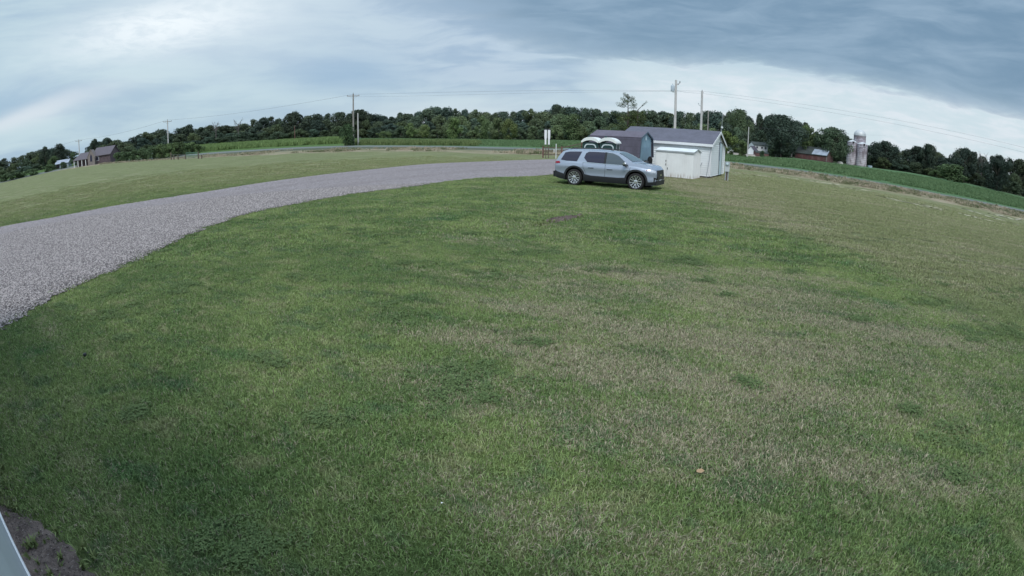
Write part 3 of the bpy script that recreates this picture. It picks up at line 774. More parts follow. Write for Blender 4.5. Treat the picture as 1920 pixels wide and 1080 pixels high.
# loose stones on the near part of the driveway
def pebble_patch(seed, size, n, s0, s1, m_):
    gg = np.random.RandomState(seed)
    base = np.array([(1,0,0),(-1,0,0),(0,1,0),(0,-1,0),(0,0,1),(0,0,-1)], float)
    tri = np.array([(0,2,4),(2,1,4),(1,3,4),(3,0,4),(2,0,5),(1,2,5),(3,1,5),(0,3,5)])
    V, F = [], []
    for i in range(n):
        s_ = s0 + (s1-s0)*gg.rand()**2
        b = base*(s_*(0.6+0.7*gg.rand(6, 3))); b[:, 2] *= 0.6; a = gg.rand()*6.28
        q = b.copy(); q[:, 0] = b[:, 0]*math.cos(a)-b[:, 1]*math.sin(a); q[:, 1] = b[:, 0]*math.sin(a)+b[:, 1]*math.cos(a)
        q += ((gg.rand()-.5)*size, (gg.rand()-.5)*size, s_*0.25); V.append(q); F.append(tri+6*i)
    me = mesh_np('stones', np.concatenate(V), np.concatenate(F)); me.materials.append(m_); return me
A = wedge(16000, 6.5, 24, -66, -8); A = A[inside(drive_poly, A)]
zz = gzv(A)+0.04
gn_scatter('gravel', np.c_[A, zz], [pebble_patch(i, 0.42, 70, 0.008, 0.024, M_stone) for i in range(4)], 0.9, 1.3, 'loose crushed stone on the driveway', 0.0)
S = []
for i in range(240):
    t_ = -1.0+4.0*g.rand(); p = WB1 + wd*t_ + wn*(0.02+float(soil_w(t_))*g.rand()); S.append((p.x, p.y, 0.018))
gn_scatter('gravel', S, [pebble_patch(9+i, 0.2, 10, 0.003, 0.011, mat('soil crumbs', (0.13, 0.105, 0.10), 0.9, var=0.3)) for i in range(2)], 0.7, 1.2, 'crumbs of soil and small stones at the foot of the wall', 0.0)
S = []
for i in range(60):
    t_ = -0.8+2.6*g.rand()**1.5; p = WB1 + wd*t_ + wn*(0.05+float(soil_w(t_))*g.rand()); S.append((p.x, p.y, 0.012))
for i in range(60):
    p = scm + Vector((math.cos(sca), math.sin(sca), 0))*(g.rand()-0.6)*2.2; S.append((p.x+0.05*g.randn(), p.y+0.06*g.randn(), 0.03))
gn_scatter('weeds', S, [blade_patch(70+i, 0.10, 16, 0.02, 0.06, 0.012, 1.5, M_weed, 2) for i in range(3)], 0.6, 1.6, 'small green weeds growing in bare soil')

# tall verge grasses, weeds and crops
def band(n, a0, a1, i0, t0, i1, t1):
    a = a0+(a1-a0)*g.rand(n); out = []
    for q in a:
        pr = prof_cached(q)[0]; lo = pr[i0]+(pr[i0+1]-pr[i0])*t0; hi = pr[i1]+(pr[i1+1]-pr[i1])*t1; r = lo+(hi-lo)*g.rand()
        out.append((r*math.sin(R(q)), r*math.cos(R(q))))
    return np.array(out)
def put_band(name, n, a0, a1, i0, t0, i1, t1, protos, s0, s1, label, keep=None):
    A = band(n, a0, a1, i0, t0, i1, t1)
    if keep is not None: A = A[keep(A)]
    gn_scatter(name, np.c_[A, gzv(A)-0.03], protos, s0, s1, label)
def clumpy(sc_, th):
    return lambda A: (np.sin(A[:, 0]*sc_)+np.sin(A[:, 1]*sc_*1.3+1)+np.sin((A[:, 0]*0.6+A[:, 1])*sc_*0.7) + g.randn(len(A))*0.5) > th
vp = [blade_patch(80+i, 2.2, 260, 0.12, 0.42, 0.03, 0.8, M_vblade, 12) for i in range(4)]
put_band('verge_grass', 2000, -44, 56, 2, 0.42, 3, 0.35, vp, 0.45, 1.0, 'dry and green grasses standing on the road verge', clumpy(0.35, -0.4))
wp = [blade_patch(90+i, 2.5, 260, 0.3, 1.1, 0.07, 0.6, M_weed, 14) for i in range(3)]
put_band('roadside_weeds', 900, -17.5, -4, 5, 0.03, 5, 0.22, wp, 0.5, 1.1, 'tall pale weeds along the edge of the crop field by the utility pole')
cp = [blade_patch(100+i, 3.2, 420, 0.15, 0.42, 0.08, 0.9, M_cropleaf) for i in range(3)]
put_band('crop_plants', 4600, -17, 56, 5, 0.06, 5, 0.7, cp, 0.8, 1.2, 'low green crop beyond the road')
tp = [blade_patch(110+i, 3.0, 300, 0.5, 1.5, 0.11, 0.5, M_cornleaf) for i in range(3)]
put_band('tall_crop', 1500, -36, -17.8, 5, 0.15, 5, 0.9, tp, 0.8, 1.2, 'taller pale green crop beyond the road')

# pale chaff streaks left on the verge
def streak_patch(pts_, w, seed, r_fix=None):
    gg = np.random.RandomState(seed); P = []
    for (x0, y0), (x1, y1) in zip(pts_, pts_[1:]):
        for t in np.linspace(0, 1, 14, endpoint=False):
            q = settle(low_ground(x0+(x1-x0)*t, y0+(y1-y0)*t)); P.append(q)
    vs, fs = [], []
    for i, p in enumerate(P):
        d = (P[min(i+1, len(P)-1)]-P[max(i-1, 0)]).normalized(); s_ = Vector((-d.y, d.x, 0))
        ww = w*0.62*(0.1+0.9*math.sin(math.pi*(i+.5)/len(P)))*max(0.22, gg.rand()*1.1)
        for k in (-1, -0.4, 0.4, 1):
            q = p + s_*k*ww + s_*gg.randn()*w*0.25; vs.append((q.x, q.y, gz(q.x, q.y) + (0.055 if abs(k) < 1 else 0.0)))
    for i in range(len(P)-1):
        for k in range(3): fs.append((i*4+k, i*4+k+1, (i+1)*4+k+1, (i+1)*4+k))
    return vs, fs
for i, (pl, w) in enumerate([([(1643, 367), (1700, 380), (1772, 396)], 0.35), ([(1715, 381), (1782, 396)], 0.22), ([(1805, 391), (1860, 408), (1915, 424)], 0.38),
                             ([(1796, 400), (1850, 413), (1885, 421)], 0.25), ([(1856, 401), (1919, 414)], 0.9), ([(1369, 323), (1400, 327)], 0.22),
                             ([(1415, 329), (1450, 332)], 0.25), ([(1458, 331), (1500, 337)], 0.30), ([(1518, 339), (1580, 348)], 0.25), ([(1560, 349), (1640, 359)], 0.2)]):
    vs, fs = streak_patch(pl, w, i)
    obj('dry_chaff', mesh_np('chaff', vs, fs), M_pale, smooth=True, kind='stuff', label='pale streak of dry chaff lying along the mown edge')

# ------------------------------------------------------------------ trees
def leaf_mesh(C_, rad, n, smin, smax, seed, m_, flat=0.35, up=0.15):
    """leaf clumps over the shells of lobes C_ with radii RAD"""
    gg = np.random.RandomState(seed); C_ = np.array(C_); rad = np.array(rad)
    k = gg.choice(len(C_), n, p=rad**2/np.sum(rad**2))
    d = gg.randn(n, 3); d[:, 2] += up; d /= np.linalg.norm(d, axis=1)[:, None]
    lump = 1 + 0.16*np.sin(d[:, 0]*5+k)*np.sin(d[:, 1]*6+k*2) 
    P = C_[k] + d*(rad[k]*lump*(0.55+0.50*np.sqrt(gg.rand(n))+0.28*(gg.rand(n) > 0.86)*gg.rand(n)))[:, None]*np.array([1, 1, 0.85])
    ok = P[:, 2] > 0.05; P, d = P[ok], d[ok]; n = len(P)
    nrm = d + gg.randn(n, 3)*0.6; nrm[:, 2] += flat; nrm /= np.linalg.norm(nrm, axis=1)[:, None]
    t = np.cross(nrm, gg.randn(n, 3)); t /= np.linalg.norm(t, axis=1)[:, None]; b = np.cross(nrm, t)
    s_ = (smin+(smax-smin)*gg.rand(n))[:, None]; q = 0.55+0.4*gg.rand(n)[:, None]
    V = np.stack([P-t*s_, P-b*s_*q+t*s_*.1, P+t*s_, P+b*s_*q-t*s_*.1], 1).reshape(-1, 3)
    F = np.arange(n*4).reshape(-1, 4)
    me = mesh_np('crown', V, F); me.materials.append(m_); return me
def trunk_mesh(h, r, seed, lim=5, m_=None, spread=0.35, top=0.75):
    rr = random.Random(seed); mb = MB()
    pts_ = [(rr.uniform(-.15, .15)*i, rr.uniform(-.15, .15)*i, h*top*i/5) for i in range(6)]
    mb.tube(pts_, [r*(1-0.15*i) for i in range(6)], 7)
    for i in range(lim):
        z0 = h*rr.uniform(0.25, 0.6); a = rr.uniform(0, 6.28); L_ = h*rr.uniform(.2, spread)
        p0 = Vector((0, 0, z0)); p1 = p0 + Vector((math.cos(a)*L_*.6, math.sin(a)*L_*.6, L_*.5)); p2 = p1 + Vector((math.cos(a)*L_*.4, math.sin(a)*L_*.4, L_*.6))
        mb.tube([p0, p1, p2], [r*.45, r*.3, r*.1], 5)
    me = bpy.data.meshes.new('trunk'); me.from_pydata(mb.v, [], mb.f); me.update(); me.materials.append(m_ or M_bark); return me
def lobes(seed, H, Wd, z0, n, rl, rh, top=0.0):
    rr = random.Random(seed); C_, rad = [], []
    for i in range(n):
        t = (i+0.5)/n; z = z0 + (H-z0)*t
        prof_w = math.sqrt(max(0.05, 1-(2*t-0.85)**2))*Wd/2
        a = i*2.399+rr.uniform(-.9, .9); q = max(0, prof_w-rh*0.5)*rr.uniform(.35, 1.25)
        r = rr.uniform(rl*.7, rh*1.1); z += rr.uniform(-.08, .08)*H; C_.append((q*math.cos(a), q*math.sin(a), min(z, H-r*0.9))); rad.append(r)
    return C_, rad
PROTO = {}
def proto(kind, i):
    key = (kind, i)
    if key in PROTO: return PROTO[key]
    s_ = hash(kind) % 1 + {'oak': 100, 'broad': 200, 'edge': 300, 'tall': 400, 'bush': 500, 'pale': 600, 'big': 700}[kind] + i
    if kind == 'oak': C_, rad = lobes(s_, 14, 14, 2.6, 27, 1.2, 2.5); cm_ = leaf_mesh(C_, rad, 6200, .17, .40, s_, M_leaf); tr = trunk_mesh(14, .38, s_, 7)
    elif kind == 'broad': C_, rad = lobes(s_, 14, 10.5, 1.6, 25, 1.1, 2.2); cm_ = leaf_mesh(C_, rad, 5800, .17, .38, s_, M_leaf); tr = trunk_mesh(14, .3, s_, 6)
    elif kind == 'edge': C_, rad = lobes(s_, 10, 9, 0.8, 20, 1.2, 2.1); cm_ = leaf_mesh(C_, rad, 4600, .15, .34, s_, M_leaf2); tr = trunk_mesh(10, .2, s_, 5)
    elif kind == 'tall': C_, rad = lobes(s_, 16, 7.5, 3.0, 22, .8, 1.6); cm_ = leaf_mesh(C_, rad, 3000, .16, .36, s_, M_leaf); tr = trunk_mesh(16, .26, s_, 9, spread=.3, top=.9)
    elif kind == 'bush': C_, rad = lobes(s_, 4, 5, 0.3, 15, .6, 1.15); cm_ = leaf_mesh(C_, rad, 3000, .09, .2, s_, M_leaf2); tr = trunk_mesh(4, .08, s_, 5)
    elif kind == 'pale': C_, rad = lobes(s_, 7, 6, 0.9, 16, .8, 1.4); cm_ = leaf_mesh(C_, rad, 3800, .11, .24, s_, M_leaf2); tr = trunk_mesh(7, .12, s_, 6)
    else: C_, rad = lobes(s_, 14, 14.5, 1.9, 34, 1.5, 2.5); cm_ = leaf_mesh(C_, rad, 9500, .15, .33, s_, M_leaf); tr = trunk_mesh(14, .42, s_, 6)
    PROTO[key] = (cm_, tr, {'oak': 14, 'broad': 14, 'edge': 10, 'tall': 16, 'bush': 4, 'pale': 7, 'big': 14}[kind], {'oak': 13.5, 'broad': 10, 'edge': 9.5, 'tall': 7, 'bush': 5.3, 'pale': 6.3, 'big': 15}[kind])
    return PROTO[key]
NAMES = {'oak': 'broadleaf_tree', 'broad': 'broadleaf_tree', 'edge': 'woodland_edge_tree', 'tall': 'slender_tree', 'bush': 'shrub', 'pale': 'young_tree', 'big': 'broadleaf_tree'}
n_trees = 0
def tree(kind, px, ytop, r, label, group=None, wpx=None, tint=(1, 1, 1), cat=None, variant=None, name=None):
    """a tree r metres away whose top is seen at (px, ytop) and whose crown is wpx of the photograph's pixels wide"""
    global n_trees; n_trees += 1
    top = at(px, ytop, r); z0 = gz(top.x, top.y); H = max(1.2, top.z - z0)
    cm_, tr, h0, w0 = proto(kind, rnd.randrange(3 if kind in ('oak', 'broad', 'edge') else 2) if variant is None else variant)
    sz = H/h0
    sw = (wpx*r/FPX)/w0 if wpx else sz*rnd.uniform(.85, 1.2)
    o = thing(name or NAMES[kind], label, cat or ('shrub' if kind == 'bush' else 'tree'), (top.x, top.y, z0-0.05), rnd.uniform(0, 6.28), group)
    o.scale = (sw, sw, sz)
    c_ = obj('crown', cm_, None, o); c_.color = (*tint, 1)
    obj('trunk', tr, None, o)
    return o
SKY = [(-40,312),(0,297),(20,294),(45,290),(62,284),(85,273),(100,276),(112,270),(122,284),(132,296),(150,291),(163,276),(175,261),(188,267),(200,257),(215,260),(230,264),(245,262),(262,252),(280,243),(292,246),(305,239),(320,250),(345,235),(360,234),(375,238),(388,235),(402,230),(412,236),(425,233),(440,238),(455,234),(465,226),(475,222),(490,222),(510,219),(525,223),(537,214),(552,210),(563,211),(573,218),(587,212),(608,214),(631,209),(640,214),(646,220),(658,212),(671,206),(692,207),(700,218),(715,215),(730,219),(738,219),(748,208),(762,211),(779,207),(796,206),(810,202),(822,200),(845,201),(861,204),(883,200),(898,205),(912,207),(918,211),(935,208),(955,207),(972,209),(990,204),(1010,203),(1026,209),(1039,196),(1054,196),(1065,202),(1075,200),(1095,202),(1120,204),(1145,206),(1160,206),(1175,208),(1200,207),(1227,204),(1240,207),(1258,210),(1270,206),(1282,204),(1303,210),(1320,207),(1343,207),(1360,209),(1388,205),(1404,215),(1420,214),(1445,213),(1465,216),(1480,221),(1492,223),(1500,228),(1509,226),(1520,237),(1530,243),(1545,240),(1567,240),(1580,246),(1594,256),(1610,268),(1630,273),(1650,266),(1663,264),(1675,271),(1688,290),(1701,281),(1722,276),(1742,271),(1758,286),(1764,297),(1780,295),(1789,290),(1797,283),(1811,278),(1832,285),(1846,297),(1864,291),(1885,291),(1900,298),(1919,299),(1960,312)]
skx, sky_y = [p[0] for p in SKY], [p[1] for p in SKY]
def skyline(x): return float(np.interp(x, skx, sky_y))
def base_y(x): return float(np.interp(x, [0,75,150,200,300,370,480,560,660,800,960,1100,1200,1300,1400,1492,1567,1631,1700,1824,1919], [336,319,304,297,288,276,268.5,264,259,260,262,263.5,270,281,293,296.5,306,314,322.6,346,369.7]))
ZONES = [(55, 'at the bend of the road'), (100, 'beside the pale tin barn'), (150, 'between the tin barn and brick house'), (215, 'over the brick house roof'),
    (290, 'between brick house and thicket'), (345, 'behind the thicket pole'), (400, 'behind the green tube gate'), (460, 'near the bare dead tree'),
    (530, 'beyond the tall pale crop'), (580, 'by the thin brown pole'), (645, 'short of the upright dark shrub'), (700, 'behind the tall crossarm pole'),
    (760, 'by the rounded light bush'), (830, 'behind the pale young trees'), (890, 'behind the bright rounded tree'), (960, 'by the yellowish wood edge tree'),
    (1010, 'just short of the entrance sign'), (1060, 'behind the entrance sign'), (1125, 'above the portable toilets'), (1215, 'behind the open topped pine'),
    (1290, 'behind the transformer pole'), (1340, 'behind the bracket pole'), (1385, 'over the white shed gable'), (1440, 'behind the white farmhouse'),
    (1500, 'behind the largest dark tree'), (1560, 'behind the red barn'), (1635, 'around the silos'), (1700, 'just past the silos'),
    (1780, 'by the open crowned dark tree'), (1850, 'by the dark domed tree'), (3000, 'at the far end of the tree row')]
def area(x): return next(p for lim, p in ZONES if x < lim)
ADJ = {'oak': 'broad', 'broad': 'upright rounded', 'tall': 'slender', 'edge': 'bushy', 'pale': 'small'}
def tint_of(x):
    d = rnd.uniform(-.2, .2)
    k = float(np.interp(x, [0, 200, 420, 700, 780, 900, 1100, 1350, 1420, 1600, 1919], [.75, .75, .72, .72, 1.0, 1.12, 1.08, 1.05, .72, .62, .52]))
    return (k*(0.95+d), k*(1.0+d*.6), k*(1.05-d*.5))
x = -8.0
while x < 1930:                                     # back row: the skyline of the woods
    if not (120 < x < 140):
        y = skyline(x) + rnd.uniform(-1.5, 3.5); r = r_crop(azel(x, 270)[0]) + rnd.uniform(34, 62)
        k = rnd.choice(['oak', 'broad', 'broad', 'oak', 'tall'] if x < 700 or x > 1400 else ['oak', 'broad', 'broad', 'oak'])
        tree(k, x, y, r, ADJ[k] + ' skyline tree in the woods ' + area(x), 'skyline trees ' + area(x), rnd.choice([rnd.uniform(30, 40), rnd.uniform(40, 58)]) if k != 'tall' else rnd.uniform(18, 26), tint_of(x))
    x += rnd.uniform(14, 22)
x = -4.0
while x < 1925:                                     # middle row
    s_, b = skyline(x), base_y(x)
    if not (126 < x < 160 or 1585 < x < 1632):
        y = s_ + (b-s_)*rnd.uniform(.20, .42); r = r_crop(azel(x, 270)[0]) + rnd.uniform(14, 30)
        k = rnd.choice(['broad', 'edge', 'oak', 'edge'])
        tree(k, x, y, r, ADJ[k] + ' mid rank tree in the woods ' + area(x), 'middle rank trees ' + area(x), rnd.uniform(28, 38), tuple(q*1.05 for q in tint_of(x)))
    x += rnd.uniform(20, 27)
x = 2.0
while x < 1925:                                     # wood edge
    s_, b = skyline(x), base_y(x)
    if not (118 < x < 240 or 1365 < x < 1445 or 1490 < x < 1640):
        y = s_ + (b-s_)*rnd.uniform(.50, .72); r = r_crop(azel(x, 270)[0]) + rnd.uniform(3, 9)
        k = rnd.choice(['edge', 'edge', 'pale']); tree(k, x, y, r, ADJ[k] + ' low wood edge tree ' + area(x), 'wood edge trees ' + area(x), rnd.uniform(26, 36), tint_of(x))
    x += rnd.uniform(19, 26)
# the unbroken depth of the woods behind the trees one can tell apart
def woods_mass():
    gg = np.random.RandomState(77); C_, rad = [], []
    for x in np.arange(-60, 1985, 5.0):
        if 118 < x < 150: continue
        s_, b = skyline(x), base_y(x); rb = r_crop(azel(x, 270)[0])
        for q in range(4):
            r = rb + (66, 72, 40, 12)[q]; t = (.26, .52, .62, .80)[q] + gg.uniform(-.05, .06)
            if q == 3 and (1340 < x < 1450 or 1480 < x < 1640 or x < 260): continue
            p = at(x+gg.uniform(-3, 3), s_+(b-s_)*t, r); z_ = gz(p.x, p.y); C_.append((p.x, p.y, max(p.z-1.2, z_+.8))); rad.append(gg.uniform(1.7, 2.6) if q < 3 else 1.5)
            if q == 1 or q == 2: C_.append((p.x, p.y, z_+1.6)); rad.append(2.2)
    o = obj('distant_woods', leaf_mesh(C_, rad, 120000, .22, .55, 3, M_leaf), None, kind='stuff', label='unbroken dark depth of the woods behind the nearer trees'); o.color = (.8, .85, .9, 1)
woods_mass()
# trees that stand out
for k, x, y, r, w, tint, lab in [
    ('pale', 770, 230, 236, 26, (1.15, 1.2, .9), 'pale young tree standing forward of the woods, next to the weedy field edge'),
    ('pale', 797, 233, 238, 24, (1.2, 1.15, .85), 'smaller pale young tree beside another at the weedy field edge'),
    ('bush', 718, 246, 225, 28, (1.1, 1.15, .9), 'rounded light green bush just beyond the pale stub pole'),
    ('edge', 852, 220, 240, 34, (1.25, 1.35, .95), 'brighter green rounded tree in front of the darkest part of the woods'),
    ('edge', 905, 217, 246, 30, (1.05, 1.1, .9), 'medium green tree between two paler ones at the wood edge'),
    ('edge', 955, 222, 244, 30, (1.4, 1.3, .9), 'yellowish green tree low at the wood edge beyond the low crop'),
    ('edge', 935, 220, 250, 30, (1.15, 1.12, 1.0), 'grey green tree touching the yellowish one at the wood edge'),
    ('edge', 1076, 213, 246, 46, (1.0, 1.05, .9), 'wide bushy tree at the wood edge above the driveway gate'),
    ('oak', 1046, 195, 290, 34, (.72, .75, .8), 'dark high crown rising above the woods behind the white sign'),
    ('oak', 552, 209, 285, 50, (.66, .68, .74), 'broad dark crown above the thin brown pole in the crop'),
    ('oak', 672, 205, 290, 46, (.64, .66, .72), 'dark crown directly behind the tall pole with the crossarm'),
    ('edge', 1362, 245, 120, 46, (1.35, 1.35, .8), 'yellow green tree just behind the gable of the white shed'),
    ('edge', 1345, 248, 128, 30, (1.1, 1.15, .8), 'mid green tree rising over the end of the white shed roof'),
    ('edge', 1392, 262, 132, 22, (1.0, 1.05, .8), 'small green tree between the gable and the bare pole'),
    ('big', 1388, 206, 205, 44, (1.0, 1.05, .9), 'tall mid green tree rising behind the bare pale pole'),
    ('big', 1468, 216, 180, 74, (.55, .60, .72), 'large very dark tree beside the white farmhouse'),
    ('edge', 1513, 234, 184, 36, (.95, 1.0, .8), 'mid green tree squeezed between the very dark tree and the broad one'),
    ('big', 1561, 238, 184, 72, (.80, .88, .82), 'broad rounded green tree in front of the red barn roof and silos'),
    ('big', 1660, 264, 205, 60, (.50, .56, .66), 'dark tree with a ragged top standing beside the silos'),
    ('oak', 1722, 274, 212, 46, (.52, .56, .66), 'dark open crowned tree in the row beyond the silos'),
    ('oak', 1742, 270, 210, 32, (.50, .56, .62), 'tall ragged topped tree beside the open crowned one'),
    ('oak', 1812, 277, 205, 50, (.48, .52, .64), 'dark domed tree standing above the tree row beyond the silos'),
    ('edge', 1792, 308, 192, 60, (.75, .85, .7), 'lighter green low tree in front of the dark domed tree'),
    ('big', 1875, 292, 190, 60, (.44, .48, .60), 'dense nearly black tree close to the far end of the row'),
    ('edge', 1755, 318, 200, 26, (.8, .9, .7), 'small bright bush at the foot of the row beyond the silos'),
    ('oak', 84, 274, 250, 26, (.62, .66, .74), 'dark rounded tree in front of the pale tin barn'),
    ('broad', 112, 269, 256, 26, (.60, .62, .74), 'dark purple tinged tree beside the pale tin barn'),
    ('edge', 100, 292, 238, 24, (.9, 1.0, .8), 'green bush in front of the pale tin barn'),
    ('broad', 137, 284, 232, 20, (.85, .95, .85), 'bushy tree between the tin barn and the brown brick house'),
    ('oak', 178, 260, 262, 24, (.62, .66, .78), 'ragged dark tree over the roof of the brown brick house'),
]: tree(k, x, y, r, lab, None, w, tint)
ORD = ['first', 'second', 'third', 'fourth', 'fifth', 'sixth']
for i, (x, y, r, w) in enumerate([(222, 285, 178, 24), (238, 284, 176, 26), (252, 280, 172, 26), (268, 277, 166, 28), (286, 272, 160, 30), (302, 269, 158, 30), (318, 268, 156, 28), (332, 266, 156, 30), (346, 268, 158, 26), (360, 266, 160, 28), (372, 272, 162, 18)]):
    tree('bush', x, y, r, (ORD[i] + ' dark green bush counting from the brick house towards the thicket' if i < 5 else ORD[i-5] + ' bush of the thicket round the pole, counting from the brick house side'),
         'bushes between the brown house and the road' if i < 5 else 'thicket round the roadside pole', w*1.15, (.8, .9, .8) if i < 5 else (1.0, 1.08, .85))
for i, (x, y, r, w) in enumerate([(30, 322, 235, 40), (60, 316, 232, 36), (8, 326, 236, 30), (90, 308, 230, 26), (118, 303, 226, 16)]):
    tree('bush', x, y, r, ORD[[3, 1, 2, 4, 5].index(i+1)] + ' low roadside bush counting back from the bend of the road towards the tin barn', 'low bushes by the bend of the road', w, (.75, .85, .75))
tree('bush', 652, 231, 112, 'upright dark green shrub growing at the foot of the tall pole with the crossarm', None, 30, (.52, .66, .56), variant=0, name='roadside_shrub')
tree('bush', 1430, 282, 168, 'small dark bush at the corner of the white farmhouse', None, 12, (.5, .6, .6))

def dead_tree(px, ytop, r, label, seed):
    top = at(px, ytop, r); z0 = gz(top.x, top.y); H = top.z-z0
    o = thing('dead_tree', label, 'tree', (top.x, top.y, z0)); rr = random.Random(seed)
    mb = MB(); mb.tube([(0, 0, 0), (.1, 0, H*.5), (0, .1, H*.8)], [.28, .2, .08], 7); obj('trunk', mb, M_deadwood, o)
    mb = MB()
    for i in range(16):
        z_ = H*rr.uniform(.45, .8); a = rr.uniform(0, 6.28); L_ = H*rr.uniform(.1, .22); p0 = Vector((0, 0, z_))
        p1 = p0+Vector((math.cos(a)*L_*.7, math.sin(a)*L_*.7, L_*.7)); p2 = p1+Vector((math.cos(a+.4)*L_*.3, math.sin(a+.4)*L_*.3, L_*.7))
        mb.tube([p0, p1, p2], [.09, .06, .03], 4)
        for q in range(3):
            b = p1+Vector((rr.uniform(-1, 1), rr.uniform(-1, 1), rr.uniform(.3, 1)))*L_*.5; mb.tube([p1, b], [.05, .025], 4)
    obj('branch', mb, M_deadwood, o)
dead_tree(446, 222, 288, 'bare dead tree poking above the woods beyond the tall pale crop', 1)
dead_tree(404, 226, 285, 'bare thin tree at the notch in the woods behind the roadside fence', 3)
dead_tree(1843, 286, 215, 'bare grey tree in the gap of the row beyond the silos', 2)

def pine(px, ytop, r, label, wpx):
    top = at(px, ytop, r); z0 = gz(top.x, top.y); H = top.z-z0; Wd = wpx*r/FPX
    o = thing('pine_tree', label, 'tree', (top.x, top.y, z0)); rr = random.Random(5); gg = np.random.RandomState(5)
    mb = MB(); mb.tube([(0, 0, 0), (0.05, 0, H*.5), (0, 0.05, H*.97)], [.24, .16, .04], 8)
    C_, rad = [], []
    for i in range(34):
        t = (i+.5)/34; z_ = H*(.12+.84*t); a = i*2.4+rr.uniform(-.4, .4)
        L_ = Wd/2*((1.0-0.25*t) if t < .58 else (0.75 - 1.2*(t-.58)))*rr.uniform(.6, 1.05)
        if .60 < t < .72: continue
        L_ = max(L_, .5); tip = Vector((math.cos(a)*L_, math.sin(a)*L_, z_+L_*.30)); mb.tube([(0, 0, z_), tip], [.05, .02], 4)
        for q in range(3):
            s_ = .5+.25*q; C_.append((tip.x*s_*1.1, tip.y*s_*1.1, z_+L_*.3*s_)); rad.append(rr.uniform(.38, .62))
    obj('trunk', mb, M_bark, o); c_ = obj('crown', leaf_mesh(C_, rad, 5200, .05, .13, 8, M_needle, flat=1.2), None, o); c_.color = (1.15, 1.15, .85, 1)
pine(1178, 176, 118, 'old pine with an open ragged top rising behind the blue gambrel shed', 66)
def leaning_limb(): 
    p0, p1 = at(1196, 206, 119), at(1213, 190, 119)
    o = thing('pine_tree', 'smaller pine with one wind bent branch beside the open topped pine', 'tree', (p0.x, p0.y, gz(p0.x, p0.y))); z0 = gz(p0.x, p0.y)
    mb = MB(); mb.tube([(0, 0, 0), (0, 0, p0.z-z0), (p1.x-p0.x, p1.y-p0.y, p1.z-z0)], [.2, .1, .03], 6); obj('trunk', mb, M_bark, o)
    C_, rad = [], []; h = p0.z-z0
    for i in range(22):
        a = i*2.4; z_ = h*(.15+.8*i/22); q = 2.6*(1-.5*i/22); C_.append((math.cos(a)*q, math.sin(a)*q, z_)); rad.append(.8)
    for t in (.5, .65, .8, .95): C_.append(((p1.x-p0.x)*t, (p1.y-p0.y)*t, h+(p1.z-p0.z)*t)); rad.append(.26)
    c_ = obj('crown', leaf_mesh(C_, rad, 3600, .05, .13, 9, M_needle, flat=1.0), None, o); c_.color = (1.2, 1.15, .8, 1)
leaning_limb()

# ------------------------------------------------------------------ buildings
U_AZ = 31.0
SHED_RZ = -R(U_AZ)
U, V_ = Vector((math.sin(R(U_AZ)), math.cos(R(U_AZ)), 0)), Vector((-math.cos(R(U_AZ)), math.sin(R(U_AZ)), 0))
# the white building that carries the camera: its front wall passes just behind the lens
def home_building():
    L_, D_, H_ = 13.0, 4.6, 2.42
    a0 = WB1 + wd*5.5; rz = math.atan2(-wd.y, -wd.x)
    o = thing('white_building', 'white walled building whose smooth wall rises from a strip of bare soil', 'building', (a0.x, a0.y, 0), rz)
    yb = 1 if Vector((-math.sin(rz), math.cos(rz), 0)).dot(wn) < 0 else -1
    mb = MB(); mb.box((L_/2, yb*D_/2, H_/2+.02), (L_, D_, H_-.04)); obj('wall', mb, mat('pale wall sheet', (0.58, 0.64, 0.72), 0.4, var=0.05, vscale=2), o)
    mb = MB(); mb.prism([(-.1, -yb*0.03, H_), (-.1, yb*(D_+.1), H_), (-.1, yb*D_/2, H_+.55)], (L_+.2, 0, 0)); obj('roof', mb, M_roof, o)
    mb = MB(); mb.box((L_/2, -yb*0.006, .05), (L_, .012, .1)); obj('base_trim', mb, M_trim, o)
home_building()

def lap_siding(mb, p0, p1, z0, z1f, out, pitch=0.15, t=0.030):
    """lapped boards from p0 to p1, up to z1f(s) for s in 0..1"""
    p0, p1 = Vector(p0), Vector(p1); out = Vector(out); z_ = z0; N = 24
    top = max(z1f(i/N) for i in range(N+1))
    while z_ < top-.01:
        zz = min(z_+pitch, top); ss = [i/N for i in range(N+1) if z1f(i/N) > z_+.004]
        if len(ss) > 1:
            s0, s1 = ss[0], ss[-1]; a, b = p0.lerp(p1, s0), p0.lerp(p1, s1); zt = lambda s: min(zz, z1f(s))
            mb.quad(a+out*t+Vector((0, 0, z_)), b+out*t+Vector((0, 0, z_)), b+out*.002+Vector((0, 0, zt(s1))), a+out*.002+Vector((0, 0, zt(s0))))
            mb.quad(a+out*.0+Vector((0, 0, z_)), b+out*.0+Vector((0, 0, z_)), b+out*t+Vector((0, 0, z_)), a+out*t+Vector((0, 0, z_)))
        z_ += pitch
def gable_roof(mb, L_, D_, eave, peak, ov_e, ov_g, th):
    """slab roof, ridge along X"""
    sl = (peak-eave)/(D_/2); ye = D_/2+ov_e; ze = eave-sl*ov_e; x0, x1 = -L_/2-ov_g, L_/2+ov_g
    for s_ in (-1, 1):
        mb.add([(x0, s_*ye, ze), (x1, s_*ye, ze), (x1, 0, peak), (x0, 0, peak), (x0, s_*ye, ze+th), (x1, s_*ye, ze+th), (x1, 0, peak+th), (x0, 0, peak+th)],
               [(4, 5, 6, 7), (0, 3, 2, 1), (0, 1, 5, 4), (1, 2, 6, 5), (3, 0, 4, 7)] if s_ < 0 else [(7, 6, 5, 4), (1, 2, 3, 0), (4, 5, 1, 0), (5, 6, 2, 1), (7, 4, 0, 3)])
